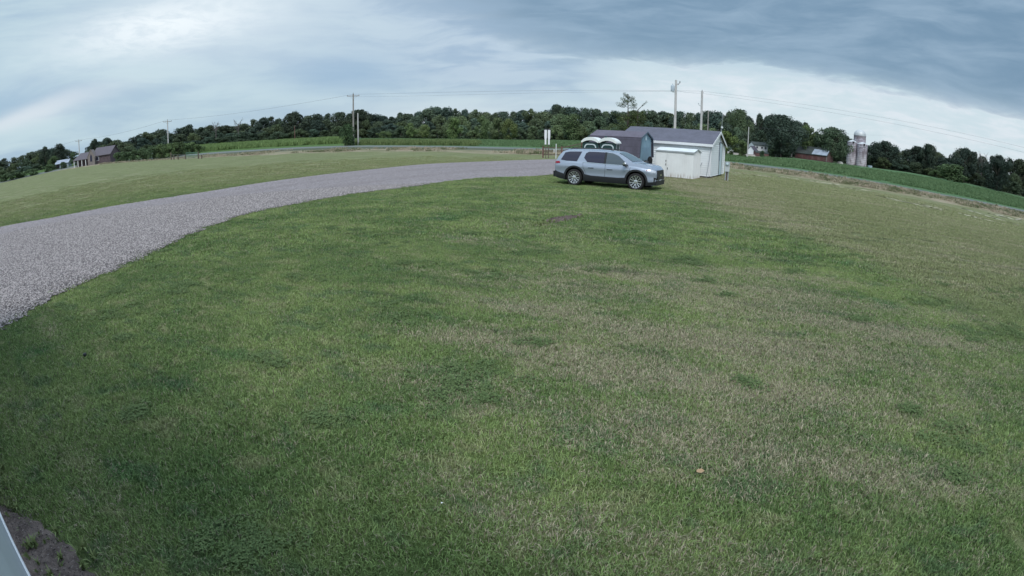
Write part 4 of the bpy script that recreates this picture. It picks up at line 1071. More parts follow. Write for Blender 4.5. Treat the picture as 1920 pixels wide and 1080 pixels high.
def white_shed():
    L_, D_, eave, peak = 6.6, 6.1, 2.30, 3.22
    NC = low_ground(1330, 333); c0 = NC + V_*L_/2 + U*D_/2
    z0 = gz(NC.x, NC.y)
    o = thing('white_shed', 'large white lap sided shed with a purple grey shingle roof', 'shed', (c0.x, c0.y, z0-0.02), SHED_RZ)
    x0, x1, y0, y1 = -L_/2, L_/2, -D_/2, D_/2
    mb = MB(); mb.prism([(x0, y0, .12), (x0, y1, .12), (x0, y1, eave), (x0, 0, peak-.01), (x0, y0, eave)], (L_, 0, 0)); obj('wall', mb, M_white, o)
    mb = MB(); rf = lambda s: eave+(peak-eave)*(1-abs(2*s-1))
    lap_siding(mb, (x0, y0, 0), (x1, y0, 0), .12, lambda s: eave-.02, (0, -1, 0)); lap_siding(mb, (x1, y0, 0), (x1, y1, 0), .12, rf, (1, 0, 0))
    obj('lap_siding', mb, M_white, o, kind='stuff')
    mb = MB(); gable_roof(mb, L_, D_, eave, peak, .22, .16, .07); rfo = obj('roof', mb, M_roof, o)
    sl = (peak-eave)/(D_/2); ye = D_/2+.22; ze = eave-sl*.22
    mb = MB(); mb.box((0, -ye-.012, ze-.03), (L_+.34, .024, .17)); obj('eave_board', mb, M_trim, rfo)
    for s_ in (-1, 1):
        mb = MB(); mb.prism([(L_/2+.161, s_*ye, ze-.12), (L_/2+.161, s_*ye, ze+.06), (L_/2+.161, 0, peak+.06), (L_/2+.161, 0, peak-.12)], (.025, 0, 0)); obj('gable_board', mb, M_trim, rfo)
    for x_, y_ in ((x1+.012, y0-.012), (x1+.012, y1-.02), (x0, y0-.012)):
        mb = MB(); mb.box((x_, y_, (eave+.12)/2+.02), (.10, .10, eave-.16)); obj('corner_board', mb, M_trim, o)
    # tall pale door in the gable, its frame and the seam beside it
    mb = MB(); mb.box((x1+.03, 1.05, 1.28), (.02, 1.15, 2.32)); d = obj('door', mb, M_door, o)
    mb = MB(); mb.box((x1+.046, 1.66, 1.28), (.012, .05, 2.36)); mb.box((x1+.046, .44, 1.28), (.012, .05, 2.36)); mb.box((x1+.046, 1.05, 2.475), (.012, 1.27, .05)); obj('door_frame', mb, M_dark, d)
    mb = MB(); mb.tube([(x1+.075, .30, 1.15), (x1+.075, .30, peak-.32)], .022, 6); obj('conduit', mb, mat('blue grey conduit', (.12, .16, .24), .6), o)
    mb = MB()
    for y_ in (-2.6, -.9, .9, 2.6): mb.box((0, y_, .055), (L_-.15, .16, .13))
    obj('skid', mb, M_dark, o)
    # metal sheets and poles leaning on the corner
    for i, (xa, ya, xb, yb, zt, lab) in enumerate([(x1-1.35, y0-.48, x1-1.02, y0-.05, .95, 'shortest grey stick leaning on the white shed, next to the metal shed'),
                                                   (x1-.92, y0-.55, x1-.55, y0-.05, 1.0, 'middle grey stick leaning on the white shed between another stick and the long pole'),
                                                   (x1-.12, y0-.55, x1+.05, y0-.07, 2.25, 'long grey pole leaning against the corner of the white shed')]):
        m4 = Matrix.Translation((c0.x, c0.y, z0)) @ Matrix.Rotation(SHED_RZ, 4, 'Z')
        a, b = m4 @ Vector((xa, ya, 0.0)), m4 @ Vector((xb, yb, zt))
        mb = MB(); mb.tube([(0, 0, 0), b-a], .022, 6); tag(obj('leaning_pole', mb, mat('grey stick', (.30, .31, .34), .6), loc=a), lab, 'pole', 'poles leaning on the white shed')
white_shed()

def metal_shed():
    L_, D_, eave, peak = 2.42, 2.2, 1.66, 1.84
    NC = low_ground(1298.5, 336.5); c0 = NC + V_*L_/2 + U*D_/2; z0 = gz(NC.x, NC.y)
    o = thing('metal_shed', 'small white sheet metal shed with rust along its foot', 'shed', (c0.x, c0.y, z0-.01), SHED_RZ)
    x0, x1, y0, y1 = -L_/2, L_/2, -D_/2, D_/2
    mb = MB(); mb.prism([(x0, y0, .03), (x0, y1, .03), (x0, y1, eave), (x0, 0, peak), (x0, y0, eave)], (L_, 0, 0)); obj('wall', mb, M_metalw, o)
    mb = MB(); k = 0; xx = x0+.06
    while xx < x1-.04:
        mb.box((xx, y0-.010, .82), (.028, .02, 1.55)); xx += .16
    yy = y0+.12
    while yy < y1-.04:
        zt = eave+(peak-eave)*(1-abs(yy)/(D_/2))-.05; mb.box((x1+.010, yy, zt/2+.02), (.02, .028, zt-.06)); yy += .2
    obj('sheet_rib', mb, M_metalw, o, kind='stuff')
    for s_, w in ((-1, .72), (1, 1.12)):
        mb = MB(); mb.box((-.46+s_*w/2, y0-.032, .80), (w-.012, .018, 1.50)); xx = -w/2+.1
        while xx < w/2-.05: mb.box((-.46+s_*w/2+xx, y0-.046, .80), (.02, .012, 1.46)); xx += .18
        d = obj('sliding_door', mb, M_metalw, o)
        for z_ in ((.80, 1.02) if s_ < 0 else (.56,)):
            mb = MB(); mb.box((-.46+s_*.06, y0-.066, z_), (.035, .02, .12)); obj('handle', mb, M_black, d)
    mb = MB(); mb.box((0, y0-.05, 1.60), (L_+.04, .06, .055)); obj('door_track', mb, mat('track trim grey', (.36, .38, .40), .6), o)  # dark trim line along the eave
    mb = MB(); gable_roof(mb, L_, D_, eave, peak, .03, .03, .018); obj('roof', mb, mat('pale pitted roof sheet', (.66, .69, .70), .6, var=.10, vscale=3), o)
    mb = MB()
    for s_ in (-1, 1): mb.prism([(x1+.041, s_*(D_/2+.06), eave-.05), (x1+.041, s_*(D_/2+.06), eave+.015), (x1+.041, 0, peak+.02), (x1+.041, 0, peak-.04)], (.012, 0, 0))
    obj('gable_trim', mb, M_galv, o)
    mb = MB(); mb.box((0, y0-.008, .022), (L_+.02, .03, .045)); mb.box((x1+.008, 0, .022), (.03, D_, .045)); obj('base_rail', mb, mat('rusted rail', (.27, .19, .15), .8, var=.3, vscale=4), o)
metal_shed()

def gambrel_shed():
    L_, D_, ea, br_, pk = 3.25, 2.75, 1.22, 2.33, 2.72; inset = .16
    NC = at(1197, 300, 33.0); NC.z = 0; c0 = NC + V_*L_/2 + U*D_/2; z0 = gz(NC.x, NC.y)
    o = thing('gambrel_shed', 'slate blue shed with a steep brown violet gambrel roof', 'shed', (c0.x, c0.y, z0-.01), SHED_RZ)
    x0, x1, y0, y1 = -L_/2, L_/2, -D_/2, D_/2
    P = [(y0, 0.05), (y0, ea), (y0+inset, br_), (y0+D_*.30, br_+.25), (0, pk), (y1-D_*.30, br_+.25), (y1-inset, br_), (y1, ea), (y1, .05)]
    mb = MB(); mb.prism([(x0, a, b) for a, b in P][::-1], (L_, 0, 0)); obj('wall', mb, M_blueb, o)
    mb = MB()
    for i in range(1, 17):
        yy = y0+D_*i/17; zt = float(np.interp(yy, [p[0] for p in P[1:8]], [p[1] for p in P[1:8]])); mb.box((x1+.007, yy, zt/2+.02), (.014, .022, zt-.1))
    obj('batten', mb, M_blueb, o, kind='stuff')
    th = .06; RP = [(y0-.10, ea-.10), (y0+inset-.03, br_), (0, pk), (y1-inset+.03, br_), (y1+.10, ea-.10)]
    for i in range(4):
        (a, za), (b, zb) = RP[i], RP[i+1]; n_ = Vector((0, -(zb-za), b-a)).normalized()*th
        if n_.z < 0: n_ = -n_
        mb = MB(); q = [Vector((x0-.1, a, za)), Vector((x0-.1, b, zb)), Vector((x0-.1, b, zb))+n_, Vector((x0-.1, a, za))+n_]
        mb.prism(q, (L_+.2, 0, 0)); obj('roof', mb, M_roof3 if i in (0, 3) else M_roof2, o)
    for i in range(4):
        (a, za), (b, zb) = RP[i], RP[i+1]
        mb = MB(); mb.bar((x1+.125, a, za+.03), (x1+.125, b, zb+.03), .03, .09); obj('gable_board', mb, mat('dark blue board', (.07, .10, .14), .6), o)
    mb = MB(); mb.box((x1+.02, 0.0, 2.36), (.02, .22, .26)); obj('vent', mb, mat('pale blue vent', (.62, .75, .82), .5), o)
    mb = MB(); mb.box((x1+.012, y0-.012, .62), (.13, .13, 1.12)); obj('corner_board', mb, M_trim, o)
    mb = MB(); mb.box((x1+.014, .12, .93), (.016, 1.5, 1.74)); d = obj('door', mb, mat('blue shed door', (.21, .33, .42), .55, var=.06), o)
    mb = MB(); mb.box((x1+.032, -.5, .95), (.02, .05, .14)); obj('handle', mb, M_black, d)
gambrel_shed()
# things between the sheds: kettle grill on its legs, a pale crate, a dark form made up for the shadow gap
q = at(1211.5, 300, 33.2); gq = gz(q.x, q.y)
o = thing('kettle_grill', 'black lidded kettle grill standing between the blue shed and the metal shed', 'grill', (q.x, q.y, gq))
mb = MB(); mb.lathe([(.0, .0), (.06, .005), (.15, .05), (.19, .12), (.20, .17)], 16, (0, 0, .62)); obj('bowl', mb, mat('dark red enamel', (.12, .02, .03), .3), o, smooth=50)
mb = MB(); mb.lathe([(.205, 0), (.19, .08), (.13, .16), (.05, .20), (.0, .205)], 16, (0, 0, .795)); obj('lid', mb, M_black, o, smooth=50)
for k in range(3):
    a = k*2.094+.4; mb = MB(); mb.tube([(.1*math.cos(a), .1*math.sin(a), .66), (.24*math.cos(a), .24*math.sin(a), 0)], .012, 6); obj('leg', mb, M_galv, o)
q = at(1206, 306, 32.4); gq = gz(q.x, q.y)
o = thing('storage_bin', 'pale storage bin with a lid in front of the blue shed door', 'bin', (q.x, q.y, gq), SHED_RZ)
mb = MB(); mb.prism([(-.34, -.2, .02), (.34, -.2, .02), (.38, -.24, .56), (-.38, -.24, .56)], (0, .44, 0)); obj('tub', mb, mat('pale bin plastic', (.52, .52, .54), .5), o)
mb = MB(); mb.box((0, 0, .59), (.82, .52, .06)); obj('lid', mb, mat('bin lid', (.60, .61, .63), .5), o)
q = at(1218.5, 305, 33.9); gq = gz(q.x, q.y)
o = thing('shade_filler', 'upright black form standing in for the shadow gap before the white shed', 'shade_form', (q.x, q.y, gq), SHED_RZ)
mb = MB(); mb.lathe([(.16, 0), (.18, .3), (.15, .8), (.17, 1.05), (.09, 1.2), (.02, 1.24)], 12); obj('cover', mb, M_dark, o, smooth=50)  # black solid added to stand in for the shade between the sheds
mb = MB(); mb.lathe([(.165, .58), (.175, .60), (.165, .62)], 12); obj('tie_rope', mb, M_tan, o)  # band added to the shade form, no real rope

# portable toilets
TD = Vector((math.sin(R(114)), math.cos(R(114)), 0)); TRZ = math.atan2(TD.y, TD.x)
def toilet(loc, label):
    o = thing('portable_toilet', label, 'portable toilet', loc, TRZ, 'pair of portable toilets')
    w, d, h = .88, 1.0, 1.98
    mb = MB(); mb.box((0, 0, .06), (w+.04, d+.04, .12)); obj('base', mb, M_black, o)
    mb = MB(); mb.box((0, 0, 1.04), (w, d, 1.84)); wl = obj('wall', mb, M_hut, o)
    for s_ in (-1, 1):
        for yy in (-.43, .43): mb = MB(); mb.box((s_*(w/2+.008), yy, 1.04), (.016, .09, 1.8)); obj('corner_post', mb, M_hut, o)
        mb = MB(); mb.box((s_*(w/2-.03), -d/2-.012, 1.04), (.07, .024, 1.8)); obj('corner_post', mb, M_hut, o)
    for s_ in (-1, 1):
        for yy in (-.38, .38):
            mb = MB(); mb.box((s_*(w/2+.020), yy, 1.08), (.02, .022, 1.66)); obj('panel_edge', mb, M_hutg, o)
        mb = MB(); mb.box((s_*(w/2+.020), 0, 1.90), (.02, .76, .022)); obj('panel_edge', mb, M_hutg, o)
    # arched door
    def arch(hw, z0, z1, rr_, y, t, inner=None):
        pts_ = [(-hw, z0), (hw, z0)] + [(hw-rr_+rr_*math.cos(a), z1-rr_+rr_*math.sin(a)) for a in np.linspace(0, math.pi/2, 7)] + [(-hw+rr_-rr_*math.sin(a), z1-rr_+rr_*math.cos(a)) for a in np.linspace(0, math.pi/2, 7)]
        return pts_
    mb = MB(); mb.prism([(a, -d/2-.018, b) for a, b in arch(.38, .2, 1.90, .20, 0, 0)], (0, .016, 0)); dr = obj('door', mb, M_hut, o)
    op, ip_ = arch(.345, .22, 1.88, .2, 0, 0), arch(.29, .22, 1.82, .17, 0, 0); mb = MB(); n = len(op)
    for i in range(1, n-0):
        j = (i+1) % n
        if j == 0 and i == n-1: j = 0
        mb.add([(op[i][0], -d/2-.034, op[i][1]), (op[j][0], -d/2-.034, op[j][1]), (ip_[j][0], -d/2-.034, ip_[j][1]), (ip_[i][0], -d/2-.034, ip_[i][1]),
                (op[i][0], -d/2-.017, op[i][1]), (op[j][0], -d/2-.017, op[j][1]), (ip_[j][0], -d/2-.017, ip_[j][1]), (ip_[i][0], -d/2-.017, ip_[i][1])],
               [(0, 1, 2, 3), (4, 0, 3, 7), (0, 4, 5, 1), (3, 2, 6, 7)])
    obj('door_rim', mb, M_hutg, dr)
    mb = MB(); mb.box((0, -d/2-.026, 1.52), (.26, .014, .085)); obj('door_sign', mb, M_trim, dr)
    mb = MB(); mb.box((.27, -d/2-.035, 1.02), (.05, .03, .14)); obj('handle', mb, M_trim, dr)
    # barrel roof with brim
    mb = MB(); pr = [(-.525, 1.95), (-.50, 2.04), (-.37, 2.16), (-.19, 2.24), (0, 2.265), (.19, 2.24), (.37, 2.16), (.50, 2.04), (.525, 1.95), (.455, 1.94), (.31, 2.02), (.165, 2.065), (0, 2.08), (-.165, 2.065), (-.31, 2.02), (-.455, 1.94)]
    n = len(pr); vs = [(a, -d/2-.10, b) for a, b in pr]+[(a, d/2+.08, b) for a, b in pr]
    top, bot = pr[:9], pr[9:][::-1]
    fs = [(i, (i+1) % n, n+(i+1) % n, n+i) for i in range(n)]
    cap = [(0, 1, 14, 15), (1, 2, 14), (2, 3, 13, 14), (3, 4, 12, 13), (4, 5, 11, 12), (5, 6, 10, 11), (6, 7, 10), (7, 8, 9, 10)]
    mb.add(vs, fs+cap+[tuple(n+i for i in c_)[::-1] for c_ in cap]); obj('roof', mb, M_hutw, o, smooth=40)
    mb = MB(); mb.box((-.3, .2, 2.26), (.10, .10, .16)); obj('vent_pipe', mb, M_hut, o)
    return o
t0 = at(1111, 290, 30.6); t0.z = gz(t0.x, t0.y); t1 = t0 + TD*1.0; t1.z = gz(t1.x, t1.y)
toilet(t0, 'dark green portable toilet with a white roof, farther from the blue shed'); toilet(t1, 'dark green portable toilet with a white roof, next to the blue shed')

# electric meter pedestal
o = thing('meter_pedestal', 'grey electric meter pedestal standing by the white shed gable', 'electric meter', (mtr.x, mtr.y, gz(mtr.x, mtr.y)), R(-22))
for s_ in (-1, 1): mb = MB(); mb.tube([(s_*.085, 0, -.05), (s_*.085, 0, .62)], .035, 8); obj('conduit', mb, M_galv, o)
mb = MB(); mb.box((0, .03, .35), (.10, .03, .72)); obj('post', mb, M_wood, o)
mb = MB(); mb.box((0, 0, .78), (.32, .16, .34)); obj('breaker_box', mb, mat('breaker box grey', (.50, .53, .56), .45), o)
mb = MB(); mb.box((0, .0, 1.10), (.34, .17, .28)); bx = obj('meter_box', mb, M_galv, o)
mb = MB(); mb.lathe([(.095, 0), (.095, -.05), (.08, -.09), (.0, -.10)], 18, (0, -.085, 1.11), 'Y'); obj('meter_dial', mb, M_glassb, bx, smooth=50)
mb = MB(); mb.lathe([(.112, 0), (.112, -.02), (.09, -.02)], 18, (0, -.085, 1.11), 'Y'); obj('meter_ring', mb, M_chrome, bx)

# sign, posts and fence by the driveway mouth
def gp(x, y): q = settle(low_ground(x, y)); q.z = gz(q.x, q.y); return q
s0 = gp(1025.5, 297); rs_ = s0.xy.length/1000
az0 = math.atan2(s0.x, s0.y); o = thing('entrance_sign', 'white two panel sign on two wooden posts at the mouth of the driveway', 'sign', s0, -az0)
mb = MB(); mb.box((-2.4*rs_, .04, 28*rs_), (1.2*rs_, .09, 56*rs_)); obj('post', mb, M_wood, o)
mb = MB(); mb.box((2.6*rs_, .04, 28*rs_), (1.5*rs_, .09, 56*rs_)); obj('post', mb, M_wood, o)
for s_ in (-1, 1):
    w1, w2 = 4.5*rs_, 3.2*rs_; c_ = s_*3.15*rs_
    mb = MB(); mb.prism([(c_-w1/2, -.06, 38.5*rs_), (c_-w2/2, -.06, 36*rs_), (c_-w2/2, -.06, 26*rs_), (c_+w2/2, -.06, 26*rs_), (c_+w2/2, -.06, 36*rs_), (c_+w1/2, -.06, 38.5*rs_), (c_+w1/2, -.06, 53.5*rs_), (c_-w1/2, -.06, 53.5*rs_)], (0, .04, 0))
    obj('sign_panel', mb, M_trim, o)
mb = MB(); mb.box((0, -.02, 54.6*rs_), (13*rs_, .07, 1.6*rs_)); mb.box((-6.1*rs_, -.02, 46*rs_), (1.2*rs_, .07, 16*rs_)); mb.box((6.1*rs_, -.02, 46*rs_), (1.2*rs_, .07, 16*rs_)); obj('frame', mb, M_black, o)
w0 = gp(1042.3, 297.5); k = w0.xy.length/1000
o = thing('white_marker_post', 'thin white marker post next to the fence at the driveway mouth', 'post', w0)
mb = MB(); mb.tube([(0, 0, -.1), (0, 0, 26*k)], .75*k, 8); obj('post', mb, M_trim, o)
mb = MB(); mb.lathe([(.85*k, 26*k), (.6*k, 27.3*k), (.05*k, 28*k)], 8); obj('cap', mb, M_trim, o)
# rail fence behind the sign
fa, fb = gp(1018, 296), gp(1053, 292.5); fc, fd = gp(1090, 290), gp(1118, 289)
o = thing('rail_fence', 'rusty brown post and rail fence beside the driveway mouth', 'fence', fb)
for p, h in ((fa, 1.35), (fb, 1.35), (fc, 1.35), (fd, 1.3)):
    mb = MB(); c_ = p-fb; mb.box((c_.x, c_.y, c_.z+h/2), (.15 if h > 1.3 else .12, .12, h)); obj('post', mb, M_rust, o)
for a, b in ((fa, fb), (fb, fc), (fc, fd)):
    for z_ in (.35, .78, 1.15):
        mb = MB(); mb.bar(a-fb+Vector((0, 0, z_)), b-fb+Vector((0, 0, z_)), .05, .09); obj('rail', mb, M_wood if z_ < 1 else M_rust, o)
q = gp(1038.6, 293); k = q.xy.length/1000
mb = MB(); mb.box((0, 0, 0), (2.6*k, .03, 5*k)); tag(obj('notice_board', mb, M_trim, loc=(q.x, q.y-.12, q.z+12*k), rz=-.06), 'small pale notice fixed to the rail fence next to the white marker post', 'notice')
# wire fence and green gate across the far field
def wire_fence():
    P = []
    for x_, y_ in ((321, 297), (326, 297), (334, 296), (348, 295), (372, 294), (378, 293.5)):
        a_, e_ = azel(x_, y_); r_ = rcurve(round(a_*2)/2, 2)-4; q_ = at(x_, y_, r_); q_.z = gz(q_.x, q_.y); P.append(q_)
    o_ = thing('field_fence', 'grey post fence across the far mown field below the roadside bushes', 'fence', P[0])
    for i, p in enumerate(P):
        h = (13, 8, 8, 9, 13, 7)[i]*p.xy.length/1000; mb = MB(); c_ = p-P[0]; mb.box((c_.x, c_.y, c_.z+h/2), (.18, .18, h)); obj('post', mb, M_wood, o_)
    for i in (0, 1, 2, 4):
        for z_ in (.5, 1.0):
            mb = MB(); mb.bar(P[i]-P[0]+Vector((0, 0, z_)), P[i+1]-P[0]+Vector((0, 0, z_)), .04); obj('wire', mb, M_wire, o_)
    a, b = P[3], P[4]; g_ = thing('tube_gate', 'green tube gate hung between two posts of the far field fence', 'gate', a); d = b-a; d1 = d.normalized()*.25
    for k_ in range(5):
        mb = MB(); mb.tube([d1+Vector((0, 0, .25+.25*k_)), d-d1+Vector((0, 0, .25+.25*k_))], .04, 6); obj('bar', mb, M_gate, g_)
    for e in (d1, d-d1): mb = MB(); mb.tube([e+Vector((0, 0, .2)), e+Vector((0, 0, 1.3))], .045, 6); obj('upright', mb, M_gate, g_)
wire_fence()

# ------------------------------------------------------------------ utility poles and wires
def pole(x, yt, r, label, m_=M_pole, rad=.15, arm=0, extra=None, name='utility_pole'):
    top = at(x, yt, r); z0 = gz(top.x, top.y); H = top.z-z0
    o_ = thing(name, label, 'utility pole', (top.x, top.y, z0), -math.atan2(top.x, top.y))
    mb = MB(); mb.tube([(0, 0, -.2), (0, 0, H)], [rad*1.15, rad*.8], 10); obj('pole', mb, m_, o_, smooth=60)
    if arm:
        mb = MB(); mb.box((0, -.12, H-.45), (arm, .1, .13)); a_ = obj('crossarm', mb, M_pole, o_)
        for s_ in (-1, 1):
            mb = MB(); mb.bar((0, -.13, H-1.1), (s_*arm*.32, -.13, H-.5), .04); obj('brace', mb, M_galv, a_)
            mb = MB(); mb.lathe([(.05, 0), (.07, .06), (.04, .14), (.055, .2), (.0, .24)], 8, (s_*arm*.46, -.12, H-.385)); obj('insulator', mb, M_ceram, a_)
        mb = MB(); mb.lathe([(.05, 0), (.07, .08), (.04, .16), (.055, .24), (.0, .28)], 8, (0, 0, H)); obj('insulator', mb, M_ceram, o_)
    return o_, Vector((top.x, top.y, z0)), H
o1, b1, h1 = pole(147.5, 262, 214, 'grey pole with a crossarm in front of the brown brick house', M_polep, .2, 2.6)
o2, b2, h2 = pole(314, 225, 158, 'grey pole with a crossarm rising from the roadside thicket', M_polep, .17, 2.5)
o3, b3, h3 = pole(662.3, 176, 114, 'tall grey pole with a braced crossarm beside the upright dark shrub', M_pole, .17, 2.6)
o4, b4, h4 = pole(671, 212, 114, 'shorter pale stub pole standing next to the tall pole with the crossarm', M_polep, .15)
o5, b5, h5 = pole(1267.6, 150, 70, 'tallest pole, carrying a can transformer, behind the white shed', M_polep, .17)
o6, b6, h6 = pole(1316.5, 171, 84, 'grey pole with a small side bracket rising behind the ridge of the white shed', M_polep, .19)
o7, b7, h7 = pole(1328.3, 208, 88, 'slim stub pole beside the pole with the side bracket', M_pole, .11)
o8, b8, h8 = pole(1404, 238, 128, 'bare pale pole beside the farm track', M_polep, .12)
o9, b9, h9 = pole(552.3, 236, 212, 'thin brown pole at the far side of the tall pale crop', M_rust, .14)
o10, b10, h10 = pole(1354.5, 212, 92, 'very thin mast behind the gable of the white shed', M_galv, .035, name='antenna_mast')
mb = MB(); mb.lathe([(.0, 0), (.22, .02), (.24, .08), (.24, .72), (.2, .82), (.06, .86), (.05, 1.05), (0, 1.06)], 14, (-.42, 0, h5-1.55)); tr_ = obj('transformer', mb, mat('transformer grey', (.45, .52, .60), .4), o5, smooth=50)
mb = MB(); mb.box((-.2, 0, h5-1.2), (.3, .08, .1)); obj('bracket', mb, M_galv, tr_)
mb = MB(); mb.box((-.2, 0, h5-1.62), (.5, .08, .05)); obj('bracket', mb, M_galv, tr_)
mb = MB(); mb.tube([(0, 0, h5-.45), (.28, 0, h5-.62), (.5, 0, h5-.35)], .035, 6); mb.lathe([(.05, 0), (.08, .1), (.06, .26), (.0, .3)], 8, (.5, 0, h5-.38)); mb.lathe([(.04, 0), (.06, .1), (.04, .2), (0, .22)], 8, (.28, 0, h5-.60)); obj('cutout_switch', mb, M_ceram, o5)
mb = MB(); mb.tube([(0, 0, h6-2.4), (-.42, 0, h6-2.2), (-.5, 0, h6-2.0)], .03, 6); mb.lathe([(.05, 0), (.09, .06), (.0, .12)], 8, (-.5, 0, h6-2.0)); obj('bracket', mb, M_galv, o6)
mb = MB(); mb.lathe([(.05, 0), (.09, .08), (.05, .2), (0, .25)], 8, (.12, 0, h6-.3)); mb.lathe([(.05, 0), (.08, .08), (.04, .2), (0, .25)], 8, (0, 0, h6)); obj('insulator', mb, M_ceram, o6)
mb = MB(); mb.lathe([(0, 0), (.18, .02), (.2, .3), (0, .34)], 10, (.02, -.1, h10-2.6)); obj('mast_box', mb, M_trim, o10)  # small box on the mast, gives no light
def wire(a, b, sag, label, rad=.016, n=28):
    rad *= .72
    pts_ = []
    for i in range(n+1):
        t = i/n; p = a.lerp(b, t); p.z -= 4*sag*t*(1-t); pts_.append(p-a)
    mb = MB(); mb.tube(pts_, rad, 4, False); tag(obj('power_line', mb, M_wire, loc=a), label, 'power line', 'power lines')
Z = Vector((0, 0, 1))
tA, tB, tC, tD, tE = b1+Z*h1, b2+Z*h2, b3+Z*(h3-.1), b6+Z*h6, b5+Z*(h5-1.5)
wire(tA, tB, 1.0, 'power line between the pole by the brick house and the thicket pole', .03)
wire(tB, tC, 1.2, 'power line between the thicket pole and the tall crossarm pole', .024)
wire(tC, tD, .9, 'upper power line from the crossarm pole to the pole behind the white shed', .018)
wire(tC-Z*.5, tE, .9, 'lower power line from the crossarm pole to the transformer pole', .013)
wire(tE+Z*.1, tD-Z*.3, .1, 'short power line between the transformer pole and the bracket pole', .014)
wend = at(2010, 303, 80)
wire(tD, at(2010, 300, 78), .35, 'upper of two power lines climbing away over the silos', .013)
wire(tD-Z*.35, at(2010, 309, 78), .45, 'lower of two power lines climbing away over the silos', .013)
wire(b8+Z*h8, at(1660, 254, 150), .5, 'thin line from the bare pale pole across the farm trees', .012)
far = at(-60, 318, 300)
wire(tA, far, 1.0, 'power line running on past the brick house', .03)

# ------------------------------------------------------------------ far buildings
def gable_house(name, label, cat, loc, rz, L_, D_, ea, pk, mw, mr, ov=.4, windows=(), door=None, base=None, over_base=0):
    o_ = thing(name, label, cat, loc, rz); x0, y0 = -L_/2, -D_/2
    mb = MB(); mb.prism([(x0, y0, 0), (x0, -y0, 0), (x0, -y0, ea), (x0, 0, pk), (x0, y0, ea)], (L_, 0, 0)); wl = obj('wall', mb, mw, o_)
    mb = MB(); gable_roof(mb, L_, D_, ea, pk, ov, ov*.7, .15); obj('roof', mb, mr, o_)
    for (sx_, z_, w_, h_, side) in windows:
        mb = MB()
        if side == 'f': mb.box((sx_, y0-.03, z_), (w_, .08, h_))
        else: mb.box((-x0+.03, sx_, z_), (.08, w_, h_))
        fr = obj('window', mb, M_trim, o_)
        mb = MB()
        if side == 'f': mb.box((sx_, y0-.08, z_), (w_-.2, .04, h_-.2))
        else: mb.box((-x0+.08, sx_, z_), (.04, w_-.2, h_-.2))
        obj('pane', mb, M_glass, fr)
    if door:
        mb = MB(); mb.box((door[0], y0-.04, door[2]/2), (door[1], .08, door[2])); obj('door', mb, door[3], o_)
    return o_
hp = on_ground(200, 300, 192)
haz = math.atan2(hp.x, hp.y)
HR = -haz - R(28)
hm = gable_house('brick_house', 'brown brick house with a long porch and a steep front gable', 'house', hp, HR, 7.0, 7.5, 2.9, 5.3, M_brick, M_hroof,
    windows=[(0, 2.0, 1.1, 1.4, 'g'), (-1.6, 1.8, 1.2, 1.3, 'f')])
mb = MB(); mb.prism([(-11.0, -2.6, 0), (-3.45, -2.6, 0), (-3.45, -2.6, 2.5), (-11.0, -2.6, 2.5)], (0, 5.4, 0)); obj('wing_wall', mb, M_brick, hm)
mb = MB(); mb.add([(-11.4, -4.4, 2.3), (-3.3, -4.4, 2.3), (-3.3, .2, 4.5), (-10.6, .2, 4.5), (-11.4, 3.2, 2.5), (-3.3, 3.2, 2.5), (-11.4, -4.4, 2.15), (-3.3, -4.4, 2.15)], [(0, 1, 2, 3), (3, 2, 5, 4), (0, 3, 4), (6, 7, 1, 0)]); obj('porch_roof', mb, M_hroof, hm)
for x_ in (-11.0, -9.4, -7.8, -6.2, -4.6): mb = MB(); mb.box((x_, -4.15, 1.12), (.22, .22, 2.2)); obj('porch_post', mb, M_trim, hm)
mb = MB(); mb.prism([(-4.9, -4.9, 0), (-2.1, -4.9, 0), (-2.1, -4.9, 2.7), (-3.5, -4.9, 5.0), (-4.9, -4.9, 2.7)], (0, 2.2, 0)); obj('front_gable', mb, M_tan, hm)
mb = MB(); mb.prism([(-3.9, -4.95, 1.2), (-3.1, -4.95, 1.2), (-3.1, -4.95, 2.8), (-3.5, -4.95, 3.6), (-3.9, -4.95, 2.8)], (0, .04, 0)); obj('gable_window', mb, M_glass, hm)
for s_ in (-1, 1): mb = MB(); mb.bar((-3.5, -5.0, 5.15), (-3.5+s_*1.7, -5.0, 2.4), .12, .16); obj('gable_board', mb, M_tan, hm)
tb = on_ground(119, 302, 236)
gable_house('tin_barn', 'low barn with a pale tin roof half hidden by dark trees', 'barn', tb, -math.atan2(tb.x, tb.y)-R(20), 6, 4.5, 1.7, 2.9, M_tin, M_tin, .3, [(0, 1.1, 1.0, 1.0, 'f')], (-2, 1.6, 1.6, M_dark))
# farm
fh = on_ground(1421, 288, 186)
gable_house('white_farmhouse', 'white farmhouse with dark shutters half hidden behind the very dark tree', 'house', fh, -math.atan2(fh.x, fh.y)+R(24), 5.2, 4.4, 3.7, 4.6, M_trim, M_moss, .3,
    [(-1.4, 2.9, .8, .8, 'f'), (.4, 2.9, .8, .8, 'f'), (1.7, 2.9, .8, .8, 'f')])
q = on_ground(1411, 288, 182)
gable_house('farmhouse_porch', 'small white lean to building with a gable next to the white farmhouse', 'outbuilding', q, -math.atan2(q.x, q.y)+R(60), 2.6, 2.4, 1.9, 3.2, M_trim, M_roof3, .2, [(0, 1.2, .7, .8, 'f')])
q = on_ground(1427, 290, 179)
gable_house('red_lean_to', 'dark red low lean to under the white farmhouse wall', 'outbuilding', q, -math.atan2(q.x, q.y)+R(24), 4.6, 2.2, 1.1, 1.6, M_barnred, M_moss, .1, [], (0, .9, .9, M_dark))
q = on_ground(1365, 284, 196)
